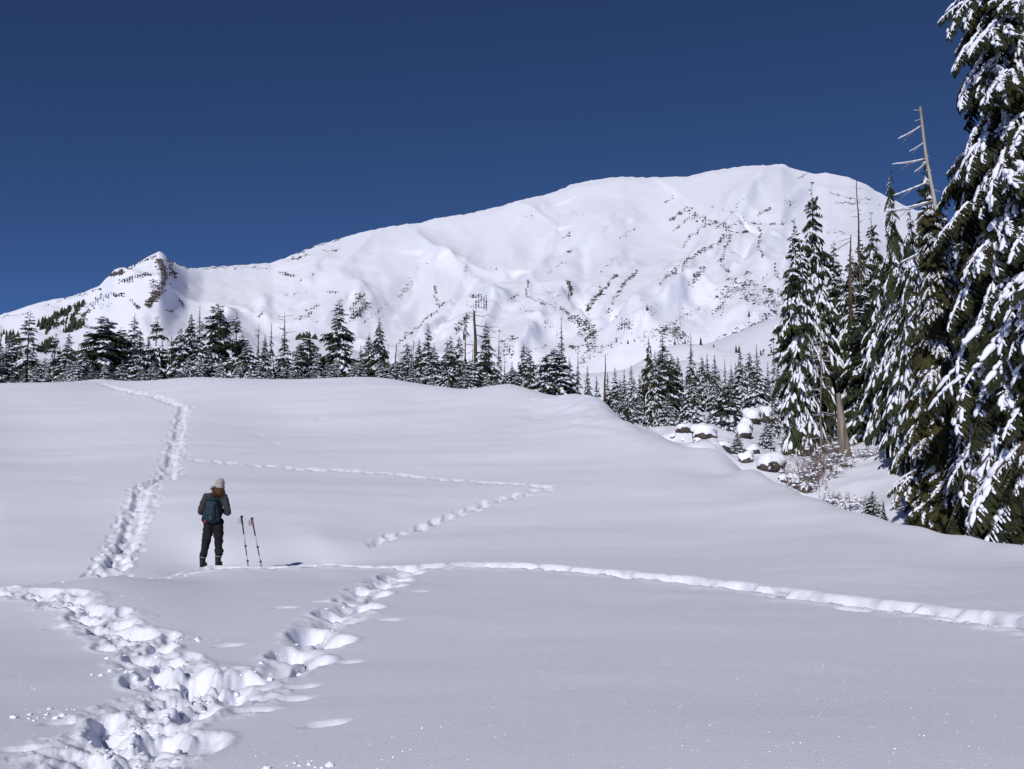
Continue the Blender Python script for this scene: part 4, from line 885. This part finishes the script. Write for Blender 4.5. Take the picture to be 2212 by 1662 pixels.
# ------------------------------------------------------------------ boulders with snow caps
def boulder(label, u, v, d, w, h, dp, seed, cap=.8, rz=0.0):
    """centre at (u, v); w and h are picture sizes"""
    d = seat(u, v + h * .3, d)
    p = P(u, v, d); w = .68 * w * d / FPX; h = .68 * h * d / FPX; dp = .68 * dp * d / FPX; gz = float(base(p[0], p[1])); zt = float(p[2]) + h / 2
    if zt - h > gz - .1: h = min(zt - gz + .15, h * 1.5); zt = gz + h - .15
    z0 = zt - h / 2
    V = ICO3[0].copy(); V = np.sign(V) * np.abs(V) ** .88
    n = .26 * vnoise(V[:, 0] * 1.5 + seed, V[:, 1] * 1.5 + V[:, 2] * 1.9, seed) + .12 * vnoise(V[:, 0] * 4 + V[:, 2] * 3, V[:, 1] * 4 - V[:, 2] * 2, seed + 1)
    S = V * (1 + n)[:, None]
    root = thing('boulder', label, 'boulder', (float(p[0]), float(p[1]), z0), 'boulders in the gully', rz)
    obj('stone', mesh('boulder_stone', S * [w / 2, dp / 2, h / 2], ICO3[1], True), M['boulder'], root)
    up = sst(-.75, -.15, V[:, 2] + .25 * vnoise(V[:, 0] * 2.5 + seed, V[:, 1] * 2.5, seed + 6)); C = S * (.80 + .27 * up)[:, None] * [w / 2, dp / 2, h / 2]
    C[:, 2] += up * cap * .28 * min(h, 1.2) * (.7 + .5 * vnoise(V[:, 0] * 1.8, V[:, 1] * 1.8 + seed, seed + 7)) * (V[:, 2] > -.4)
    obj('snow_cap', mesh('boulder_snow', C, ICO3[1], True), M['csnow'], root)
    return root
boulder('dark flat boulder at the foot of the gully trees', 1478, 925, 62, 56, 24, 50, 1, .5, .2)
boulder('tall dark boulder wall with a white cap among the small firs', 1608, 930, 60, 52, 54, 50, 2, .4, .1)
boulder('snow capped boulder above the tall dark one', 1622, 902, 66, 56, 40, 50, 3, .9, .4)
boulder('snow capped boulder leaning against the great fir', 1655, 898, 67, 46, 36, 50, 4, .9, .1)
boulder('small dark rock peeping from the snow left of the boulder bed', 1453, 941, 58, 16, 10, 16, 5, .5)
boulder('second small dark rock in the snow of the boulder bed', 1476, 948, 57, 14, 9, 14, 6, .5)
boulder('rounded dark rock in the snow nearest the small fir', 1506, 951, 57, 24, 13, 20, 7, .6)
boulder('long low snow buried boulder on the gully edge', 1520, 938, 60, 80, 40, 60, 8, 1.0, .3)
boulder('low dark rock beside the tiny fir', 1562, 962, 57, 44, 20, 36, 9, .6, .5)
boulder('rock below the tiny fir at the snow lip', 1625, 972, 57, 40, 20, 36, 10, .9)
boulder('great smooth snow pillow boulder by the brush', 1664, 1002, 49, 82, 44, 70, 11, 1.0, .1)
boulder('snow pillow boulder left of the great smooth one', 1612, 992, 50, 50, 28, 40, 12, 1.0, .3)
boulder('dark stone under the snow pillow at the brush edge', 1690, 1034, 42, 26, 22, 30, 13, .5, .2)
boulder('undercut snow capped stone nearest the brush', 1716, 1042, 42.5, 42, 34, 36, 14, 1.0, .4)
boulder('small stone at the tip of the snow capped stones', 1738, 1056, 41.5, 22, 26, 22, 15, .8, .6)
boulder('rocky snow capped heap at the foot of the broken stump', 1826, 1000, 52.6, 50, 24, 36, 16, .8, .2)
boulder('snow blob stone left below the broken stump', 1808, 1016, 51.0, 26, 20, 24, 17, 1.0, .2)
# ------------------------------------------------------------------ leafless brush in the gully
def brush(label, u, v, d, w, h, n, seed, snow=.5, z=None):
    p = P(u, v, seat(u, v + 12, d)); r = np.random.default_rng(seed); z0 = float(base(p[0], p[1])) - .1
    root = thing('shrub', label, 'shrub', (float(p[0]), float(p[1]), z0), 'leafless brush in the gully'); mb = MB(); sb = MB()
    for k in range(n):
        b = np.array([r.normal(0, w * .28), r.normal(0, w * .22), 0]); a = r.uniform(0, 6.283); L = h * r.uniform(.5, 1.1); tl = r.uniform(.2, .95)
        tip = b + np.array([math.cos(a) * L * tl, math.sin(a) * L * tl, L * (1.05 - .55 * tl)]); mid_ = (b + tip) / 2 + [0, 0, .16 * L]
        mb.tube([b, mid_, tip], [.016, .011, .004], 3, False)
        for _ in range(4):
            f = r.uniform(.35, .95); q = b * (1 - f) ** 2 + 2 * f * (1 - f) * mid_ + tip * f * f; e = q + (tip - b) * r.uniform(.1, .28) + r.normal(0, .10 * L, 3)
            mb.tube([q, e], [.007, .003], 3, False)
        if r.random() < snow:
            f = r.uniform(.3, .9); q = b * (1 - f) ** 2 + 2 * f * (1 - f) * mid_ + tip * f * f
            sb.add(q + ICO1[0] * (1 + .3 * r.uniform(-1, 1, (12, 1))) * [.10 * r.uniform(.5, 1.6), .09, .045] + [0, 0, .03], ICO1[1])
    obj('branches', mb.mesh('shrub_twigs'), M['twig'], root)['kind'] = 'stuff'; obj('snow', sb.mesh('shrub_snow', True), M['tsnow'], root)['kind'] = 'stuff'
brush('dense reddish leafless brush filling the gully below the stump', 1752, 1030, 46, 2.2, 1.7, 85, 1, .8)
brush('tall grey brush under the great fir beside the stump', 1785, 1005, 52, 1.8, 1.9, 80, 2, .7)
brush('brush between the snow capped stones and the bank', 1735, 1050, 43, 1.4, 1.2, 55, 3, .8)
brush('thin brush behind the stump on the bank', 1805, 965, 60, 1.6, 1.3, 70, 4)
brush('snowy twigs right of the stump', 1865, 975, 55, 1.4, .8, 50, 5, .8)
brush('fallen snowy twigs low on the bank above the slope edge', 1800, 1080, 41, 1.8, .8, 70, 6, .8)
brush('sparse twigs at the bottom of the white bank', 1855, 1085, 40, 1.2, .8, 30, 7, .7)
conifer('tiny fir buried under a snow cap at the slope edge', 'conifer', 1884, 1062, 15, 36, 'flat', 1, snow=1, snow_top=1, name='fir_sapling', step=.10, per=6)
conifer('knee high fir right of the snow capped one', 'conifer', 1908, 1082, 10, 36, 'cone', 1, snow=.7, snow_top=.5, name='fir_sapling', step=.10)
# ------------------------------------------------------------------ far woods on the mountain's left flank
mb = MB()
def tiny(p, h, r):
    n = 5
    for k, (f0, f1, w) in enumerate(((.05, .5, .26), (.32, .76, .20), (.58, 1.0, .13))):
        th = np.arange(n) * 2 * math.pi / n + r.uniform(0, 6); rr = w * h * r.uniform(.6, 1.3, n)
        mb.add(np.concatenate([np.stack([np.cos(th) * rr, np.sin(th) * rr, np.full(n, f0 * h) + r.normal(0, .03 * h, n)], -1), [[0, 0, f1 * h]]]) + p, [(j, (j + 1) % n, n) for j in range(n)])
r = np.random.default_rng(8)
for u0, v0, u1, v1, n, hp in ((17, 742, 38, 742, 22, 26), (85, 712, 112, 700, 34, 20), (117, 690, 147, 676, 34, 16), (147, 672, 182, 656, 40, 11), (162, 680, 170, 662, 20, 13), (115, 708, 147, 694, 30, 11), (140, 718, 178, 702, 34, 18), (150, 700, 160, 690, 16, 16),
                              (98, 722, 108, 706, 20, 12), (85, 756, 112, 750, 26, 20), (178, 684, 200, 664, 24, 8), (0, 726, 16, 722, 8, 14), (200, 650, 240, 634, 20, 6), (641, 742, 668, 740, 30, 24), (676, 742, 684, 742, 10, 26), (100, 742, 112, 735, 10, 10)):
    for k in range(n):
        t = r.random(); p = on_mountain(u0 + (u1 - u0) * t + r.normal(0, 2.5), v0 + (v1 - v0) * t + r.normal(0, 2.5)); tiny(p - [0, 0, 2], hp * r.uniform(.6, 1.25) * p[1] / FPX, r)
tag(obj('far_wood', mb.mesh('far_wood'), M['needle_far']), 'dark patches of far conifers on the left flank of the mountain', 'wood', kind='stuff')
for u, v, hp, d, lab in ((1357, 748, 10, 0, 'lone far tree on the mountain foot left of the bench'), (1458, 748, 16, 418, 'far tree at the left end of the bench edge'), (1466, 747, 9, 418, 'short far tree next to the left end of the bench edge'), (1480, 748, 13, 416, 'far tree left of the crooked spire on the bench edge'),
                       (1514, 750, 20, 414, 'tallest far tree standing alone on the bench edge'), (1542, 753, 11, 410, 'rightmost lone far tree on the bench edge'), (1371, 745, 7, 0, 'tiny far tree on the mountain foot'), (1399, 688, 12, 0, 'largest of the far trees on the rock island above the gully'), (1410, 690, 8, 0, 'small far tree on the rock island above the gully'), (1620, 690, 14, 0, 'lone far tree high on the slope left of the great fir')):
    p = P(u, v, d) if d else on_mountain(u, v); mb = MB(); tiny(np.zeros(3), hp * p[1] / FPX, r); tiny(np.array([0, 0, -.02 * p[1] / FPX]), hp * .8 * p[1] / FPX, r)
    z = float(midz(np.array([p[0]]), np.array([p[1]]))[0]) if d else p[2]
    root = thing('far_tree', lab, 'conifer', (float(p[0]), float(p[1]), z - .3), 'lone far trees'); obj('crown', mb.mesh('far_crown'), M['needle_far'], root)
    tb = MB(); tb.tube([[0, 0, 0], [0, 0, hp * .9 * p[1] / FPX]], [.02 * hp * p[1] / FPX, .01], 5); obj('trunk', tb.mesh('far_trunk'), M['bark'], root)
# scrub and rocks on the slope right of the bench
mb = MB()
for k in range(260):
    u = r.uniform(1555, 1720); v = 758 - (u - 1555) * .40 + r.uniform(-4, 1) * 1.0 + (r.uniform(0, 46) if u > 1590 else r.uniform(0, 12)); d = 470 + (760 - v) * 2.0
    p = P(u, min(v, 760), d); p[2] = float(midz(p[None, 0], p[None, 1])[0]); s = r.uniform(.4, 1.5)
    if r.random() < .45: tiny(p, s * 2.6, r)
    else: mb.add(ICO1[0] * (1 + .4 * r.uniform(-1, 1, (12, 1))) * [s * 1.4, s, s * .8] + p, ICO1[1])
for k in range(150):
    u = r.uniform(1400, 1470); v = r.uniform(742, 768) + abs(u - 1440) * .2; p = P(u, v, 330); p[2] = float(midz(p[None, 0], p[None, 1])[0]); s = r.uniform(.2, .9)
    mb.add(ICO1[0] * (1 + .4 * r.uniform(-1, 1, (12, 1))) * [s * 1.4, s, s * .8] + p, ICO1[1])
tag(obj('scrub', mb.mesh('scrub'), M['needle_far']), 'dark scrub and rocks on the slope behind the bench', 'scrub', kind='stuff')
# ------------------------------------------------------------------ the person, her backpack and her poles
def cmat(name, c1, c2, scale=40, rough=.8, bump=.15): return noise_mat(name, c1, c2, scale, 3, rough, bump=bump, bscale=60, spec=.2)
M['jacket'] = cmat('jacket_cloth', (.028, .027, .034), (.044, .042, .051)); M['trousers'] = cmat('trouser_cloth', (.006, .006, .008), (.013, .012, .016))
M['boot'] = cmat('boot_leather', (.010, .009, .009), (.025, .022, .02), rough=.6); M['wool'] = cmat('hat_wool', (.27, .25, .245), (.38, .355, .345), 90, .95, .5)
M['hair'] = noise_mat('hair', (.035, .014, .008), (.12, .045, .02), 30, 4, .55, (1, 1, .15)); M['skin'] = cmat('skin', (.45, .27, .20), (.55, .34, .26), 12, .5, .05)
M['pack'] = cmat('pack_cloth', (.010, .022, .038), (.020, .045, .062), 22); M['pack2'] = cmat('pack_teal', (.006, .024, .031), (.011, .040, .047), 18); M['strap'] = cmat('strap_web', (.012, .012, .014), (.03, .03, .034)); M['red'] = cmat('red_cord', (.50, .03, .02), (.62, .06, .04))
M['white'] = cmat('white_trim', (.22, .22, .23), (.3, .3, .3)); M['gripblack'] = cmat('grip_foam', (.015, .013, .014), (.03, .028, .03)); M['gripred'] = cmat('grip_cork', (.13, .05, .034), (.20, .08, .05))
M['alu'] = noise_mat('pole_metal', (.28, .33, .42), (.36, .42, .52), 3, 2, .35, spec=.6); M['poleblack'] = noise_mat('pole_black', (.012, .012, .016), (.03, .03, .036), 3, 2, .4, spec=.5)
def blobs(name, chains, voxel, smooth=6, wrinkle=0.0, wfreq=14.0, seed=1):
    """one continuous skin grown round chains of (x, y, z, rx, ry, rz) sections"""
    b = MB(); V0, F0 = ICO2
    for ch in chains:
        ch = np.array([c_ if len(c_) == 6 else (*c_[:3], c_[3], c_[3], c_[3]) for c_ in ch], float)
        if len(ch) == 1: b.add(V0 * ch[0, 3:] + ch[0, :3], F0); continue
        for p, q in zip(ch[:-1], ch[1:]):
            n = max(2, int(np.linalg.norm(q[:3] - p[:3]) / (.3 * min(p[3:].min(), q[3:].min()))) + 1)
            for t in np.linspace(0, 1, n):
                s_ = p * (1 - t) + q * t; b.add(V0 * s_[3:] + s_[:3], F0)
    tmp = obj('tmp', b.mesh('tmp')); md = tmp.modifiers.new('r', 'REMESH'); md.mode = 'VOXEL'; md.voxel_size = voxel
    ms = tmp.modifiers.new('s', 'SMOOTH'); ms.factor = .5; ms.iterations = smooth
    dg = bpy.context.evaluated_depsgraph_get(); me = bpy.data.meshes.new_from_object(tmp.evaluated_get(dg)); me.name = name
    old = tmp.data; bpy.data.objects.remove(tmp); bpy.data.meshes.remove(old)
    co = np.empty(len(me.vertices) * 3); me.vertices.foreach_get('co', co); co = co.reshape(-1, 3)
    if wrinkle:
        nr = np.empty(len(me.vertices) * 3); me.vertices.foreach_get('normal', nr); nr = nr.reshape(-1, 3)
        co = co + nr * (wrinkle * fbm(co[:, 0] * wfreq * .5 + co[:, 1] * wfreq * .7 + seed, co[:, 2] * wfreq + 6 * co[:, 0], seed, 3))[:, None]
        me.vertices.foreach_set('co', co.ravel())
    me.polygons.foreach_set('use_smooth', np.ones(len(me.polygons), bool)); me.update()
    return me
def stand(u, d):
    x = (u - CX) / FPX * (d * CP - 1.5 * SP); return np.array([x, d, float(ground(np.array([x]), np.array([d]))[0])])
pp = stand(459, 20.05); pz = max(float(pp[2]), float(base(pp[0], pp[1])) - .06)
person = thing('person', 'person in grey jacket, black trousers and pale knit hat seen from behind', 'person', (float(pp[0]), float(pp[1]), pz))
# arms: shoulder, elbow out at the side, forearm folded forward to meet before the chest
LA = [(-.155, .0, 1.385, .062), (-.225, -.03, 1.23, .056), (-.268, -.02, 1.075, .050), (-.20, .14, 1.06, .043), (-.10, .26, 1.10, .034)]
RA = [(.175, .0, 1.385, .062), (.25, -.03, 1.23, .056), (.282, -.02, 1.075, .050), (.22, .14, 1.06, .043), (.12, .26, 1.10, .034)]
LL = [(-.085, 0, .86, .095), (-.125, .01, .64, .083), (-.155, .02, .44, .060), (-.175, -.01, .27, .055), (-.195, -.02, .09, .042)]
RL = [(.085, 0, .86, .095), (.098, .01, .64, .083), (.105, .03, .44, .060), (.112, .0, .27, .055), (.108, -.01, .10, .042)]
def hand(sx, bx):
    w = np.array([bx, .26, 1.10]); out = [[(w[0], w[1], w[2], .026), (w[0] - sx * .035, w[1] + .045, w[2] + .01, .034, .030, .022)]]
    for k, (ln, dz) in enumerate(((.062, .024), (.072, .008), (.068, -.008), (.054, -.024))):
        b = np.array([w[0] - sx * .045, w[1] + .062, w[2] + .01 + dz]); m = b + [-sx * ln * .5, ln * .45, 0]; e = m + [-sx * ln * .5, -ln * .15, -.008]
        out.append([(*b, .0095), (*m, .0088), (*e, .0078)])
    b = np.array([w[0] - sx * .02, w[1] + .03, w[2] + .03]); out.append([(*b, .011), (*(b + [-sx * .03, .025, .02]), .010), (*(b + [-sx * .05, .04, .018]), .0085)])
    return out
HX, HZ = .085, 1.60                                       # head a little forward and to the right, looking down to the right
head = [[(HX, .035, HZ + .015, .078, .095, .10)], [(HX + .02, .065, HZ - .055, .055, .06, .055)], [(HX + .030, .125, HZ - .015, .014, .018, .022)], [(HX + .032, .118, HZ - .06, .024, .014, .010)],
        [(HX + .045, .11, HZ + .018, .016, .014, .012)], [(HX + .002, .12, HZ + .018, .016, .014, .012)], [(HX + .085, .02, HZ - .005, .012, .022, .032)], [(HX - .072, .02, HZ - .005, .012, .022, .032)],
        [(.05, .02, 1.44, .055), (.08, .03, 1.55, .052)]]
body = head + [[(0, 0, .92, .145, .095, .10), (.0, 0, 1.12, .12, .085, .10), (.01, 0, 1.33, .145, .085, .09)], LA, RA, LL, RL, [(-.195, .05, .045, .04, .11, .035)], [(.108, .06, .055, .04, .11, .035)]] + hand(-1, -.10) + hand(1, .12)
obj('body', blobs('body', body, .013, 3), M['skin'], person)
g = .018
def fat(ch, k): return [tuple(list(c_[:3]) + [r_ + k for r_ in (c_[3:] if len(c_) == 6 else [c_[3]] * 3)]) for c_ in ch]
jk = [[(0, 0, .88, .150, .115, .05), (0, 0, 1.0, .145, .115, .09), (.0, .0, 1.15, .150, .115, .10), (.005, -.005, 1.30, .165, .112, .09), (.015, 0, 1.40, .125, .085, .06)], [(-.09, 0, 1.40, .07), (-.155, 0, 1.375, .072)], [(.10, 0, 1.40, .07), (.175, 0, 1.375, .072)],
      [(.03, .01, 1.45, .075, .07, .035)]] + [fat(LA, .014), fat(RA, .014)]
jacket = obj('jacket', blobs('jacket', jk, .014, 4, .010, 16, 3), M['jacket'], person)
tr_ = [[(-.0, 0, .84, .135, .11, .07)]] + [fat(LL[:4], .020) + [(-.19, -.02, .16, .066)], fat(RL[:4], .020) + [(.11, -.01, .16, .062)], [(-.18, -.02, .24, .078, .078, .06)], [(.145, -.02, .27, .07, .075, .065), (.17, -.03, .31, .05, .06, .05)]]
trousers = obj('trousers', blobs('trousers', tr_, .014, 4, .010, 18, 7), M['trousers'], person)
for nm, cx, cy, z in (('boot', -.195, -.02, 0.0), ('boot', .108, -.01, .02)):
    bo = obj(nm, blobs('boot', [[(cx, cy, .19 + z, .060, .065, .03), (cx, cy, .10 + z, .058, .066, .05)], [(cx, cy - .02, .055 + z, .052, .07, .05), (cx, cy + .15, .045 + z, .050, .075, .042)]], .010, 4), M['boot'], person)
    sl = MB(); th = np.linspace(0, 2 * math.pi, 20, endpoint=False); ring = np.stack([cx + .058 * np.cos(th), cy + .065 + .155 * np.sin(th), 0 * th], -1)
    Vs = np.vstack([ring + [0, 0, .0 + z], ring + [0, 0, .028 + z]]); sl.add(Vs, [(k, (k + 1) % 20, 20 + (k + 1) % 20, 20 + k) for k in range(20)]); sl.F[3].append(np.array([(0, k + 1, k) for k in range(1, 19)] + [(20, 20 + k, 21 + k) for k in range(1, 19)]))
    obj('sole', sl.mesh('boot_sole'), M['strap'], bo)
    cf = MB(); th = np.linspace(0, 2 * math.pi, 24, endpoint=True); cf.tube(np.stack([cx + .064 * np.cos(th), cy + .069 * np.sin(th), .185 + z + .006 * np.sin(th * 3)], -1), .008, 5, False); obj('cuff_trim', cf.mesh('cuff', True), M['white'], bo)
# knit hat, pulled down at the back, and hair below it
hat = obj('knit_hat', blobs('hat', [[(HX, .03, HZ + .025, .098, .108, .05), (HX + .008, .015, HZ + .07, .094, .102, .05), (HX + .022, -.01, HZ + .115, .070, .075, .035), (HX + .028, -.025, HZ + .138, .045, .045, .02)], [(HX + .01, -.03, HZ - .01, .085, .07, .045)]], .009, 4, .003, 60, 5), M['wool'], person)
hb = MB(); th = np.linspace(0, 2 * math.pi, 28); hb.tube(np.stack([HX + .004 + .093 * np.cos(th), .022 + .102 * np.sin(th), HZ - .012 + .020 * np.sin(th) - .018 * np.cos(th)], -1), .011, 7, False); obj('hat_brim', hb.mesh('hat_brim', True), M['wool'], hat)
hr = MB(); rh = np.random.default_rng(9)
for k in range(220):
    a = rh.uniform(math.pi * .95, math.pi * 2.05); b = np.array([HX + .085 * math.cos(a), .02 + .09 * math.sin(a), HZ - .03 + rh.uniform(-.02, .01)])
    L = rh.uniform(.10, .20); m = b + [rh.normal(0, .018), -.03 + rh.normal(0, .012), -L * .5]; e = b + [rh.normal(-.01, .035), -.045 + rh.normal(0, .02), -L]
    hr.tube([b, m, e], [.010, .009, .003], 4)
for k in range(26):                                       # strands blown out to the left
    b = np.array([HX - .07, -.02 + rh.normal(0, .03), HZ - .05 + rh.normal(0, .02)]); L = rh.uniform(.05, .11); hr.tube([b, b + [-L * .6, -.01, -.02 + rh.normal(0, .015)], b + [-L, -.015, .0 + rh.normal(0, .02)]], [.007, .006, .002], 4)
obj('hair', hr.mesh('hair', True), M['hair'], person)['kind'] = 'stuff'
# backpack: hangs on her back, low on the left
pk = thing('backpack', 'dark teal and navy backpack with a red cord loop on its lower left', 'backpack', (float(pp[0]) - .015, float(pp[1]) - .16, pz + .86))
def pblob(n, ch, mat, parent, vx=.012, w=.006): return obj(n, blobs(n, ch, vx, 5, w, 15, 4), mat, parent)
pbody = pblob('pack_body', [[(-.0, 0, .06, .155, .085, .06), (0, -.01, .2, .165, .10, .1), (0, -.005, .36, .145, .09, .09), (.01, .02, .46, .10, .065, .05)]], M['pack'], pk)
pblob('front_pocket', [[(-.01, -.095, .10, .11, .035, .06), (-.005, -.10, .22, .105, .035, .08)]], M['pack'], pk)
pblob('teal_panel', [[(-.07, -.118, .16, .03, .022, .03), (.02, -.125, .20, .05, .020, .035), (.06, -.115, .15, .03, .022, .03)]], M['pack2'], pk, .010)
lid = pblob('lid', [[(-.06, -.02, .47, .07, .075, .032), (.07, -.02, .47, .07, .075, .032)]], M['pack2'], pk)
pblob('side_pocket', [[(-.155, -.01, .09, .03, .05, .07)]], M['strap'], pk, .010); pblob('side_pocket', [[(.155, -.01, .09, .03, .05, .07)]], M['strap'], pk, .010)
def strap(n, pts, rad, mat, parent, k=6): b = MB(); b.tube(spline(np.array(pts, float), .03), rad, k); return obj(n, b.mesh(n, True), mat, parent)
strap('compression_strap', [(.12, -.06, .42), (.08, -.11, .32), (.10, -.115, .2), (.09, -.11, .08)], .009, M['strap'], pk)
strap('compression_strap', [(-.11, -.06, .42), (-.10, -.10, .32), (-.12, -.10, .22)], .008, M['strap'], pk)
strap('haul_loop', [(-.03, .03, .50), (-.01, .01, .545), (.03, .01, .545), (.05, .03, .50)], .008, M['strap'], pk)
strap('shoulder_strap', [(-.09, .07, .44), (-.105, .13, .55), (-.10, .24, .52), (-.10, .31, .38), (-.12, .26, .2), (-.14, .09, .08)], .018, M['strap'], pk); strap('shoulder_strap', [(.11, .07, .44), (.125, .13, .55), (.12, .24, .52), (.12, .31, .38), (.14, .26, .2), (.15, .09, .08)], .018, M['strap'], pk)
strap('hip_belt', [(-.14, .05, .05), (-.175, .16, .04), (-.12, .29, .04), (0, .32, .04), (.12, .29, .04), (.175, .16, .04), (.14, .05, .05)], .016, M['strap'], pk)
strap('red_cord', [(-.085, -.125, .075), (-.075, -.135, .045), (-.085, -.135, .012), (-.108, -.13, .008), (-.112, -.13, .035)], .009, M['red'], pk); strap('red_tab', [(-.10, -.12, .245), (-.08, -.125, .25)], .006, M['red'], pk); strap('zip_pull', [(.028, -.14, .13), (.03, -.145, .085)], .006, M['white'], pk); strap('zip_pull', [(.055, -.135, .12), (.058, -.14, .085)], .005, M['pack2'], pk)
# trekking poles planted in the snow
def pole(label, u, v, du, vt, seed):
    d = 20.2; p = stand(u, d); topp = P(u + du, vt, d - .05); bot = p + np.array([0, 0, -.02]); ax = topp - bot; L = np.linalg.norm(ax); ax = ax / L
    root = thing('trekking_pole', label, 'trekking pole', tuple(float(q) for q in bot), 'trekking poles planted beside the person'); at = lambda s_: ax * s_ * L
    def rod(n, s0, s1, r0, r1, mat, k=8, parent=None): b = MB(); b.tube([at(s0), at((s0 + s1) / 2), at(s1)], [r0, (r0 + r1) / 2, r1], k); return obj(n, b.mesh(n, True), mat, parent or root)
    b = MB(); b.tube([at(-.16), at(-.05), at(.02)], [.004, .006, .007], 6); obj('tip', b.mesh('tip', True), M['poleblack'], root)
    b = MB(); b.tube([at(-.07), at(-.06), at(-.05)], [.045, .05, .02], 12); obj('basket', b.mesh('basket', True), M['poleblack'], root)
    rod('lower_shaft', 0, .16, .009, .009, M['poleblack']); rod('lower_shaft', .16, .26, .009, .009, M['alu']); rod('middle_shaft', .26, .44, .0105, .0105, M['poleblack']); rod('middle_shaft', .44, .66, .0105, .011, M['alu']); rod('upper_shaft', .66, .86, .014, .015, M['poleblack'])
    for s_ in (.145, .43):
        lk = rod('lever_lock', s_ - .014, s_ + .018, .019, .019, M['poleblack']); b = MB(); b.tube([at(s_ + .02) + [.02, -.005, 0], at(s_ - .012) + [.022, -.005, 0]], [.009, .008], 5); obj('lever', b.mesh('lever', True), M['poleblack'], lk)
    side = np.array([1, 0, 0.]); gr = MB(); gr.tube([at(.85), at(.90), at(.94), at(.975), at(.99) + side * .012], [.016, .019, .017, .021, .018], 9); gp = obj('grip', gr.mesh('grip', True), M['gripred'] if seed else M['gripblack'], root)
    b = MB(); b.tube([at(.985) - side * .018, at(1.0), at(1.0) + side * .035], [.016, .022, .013], 8); obj('grip_head', b.mesh('grip_head', True), M['gripblack'], gp)
    b = MB(); b.tube(spline(np.array([at(.975) - side * .01, at(.955) - side * .055, at(.90) - side * .075, at(.865) - side * .065, at(.87) - side * .04, at(.92) - side * .03, at(.97) - side * .008]), .01), .0075 if seed else .004, 6, False); obj('wrist_strap', b.mesh('wrist_strap', True), M['gripblack'], root)
pole('trekking pole with black grip nearer the person', 537, 1213, -15.5, 1116, 0)
pole('trekking pole with reddish grip farther from the person', 566, 1212, -22, 1120, 1)
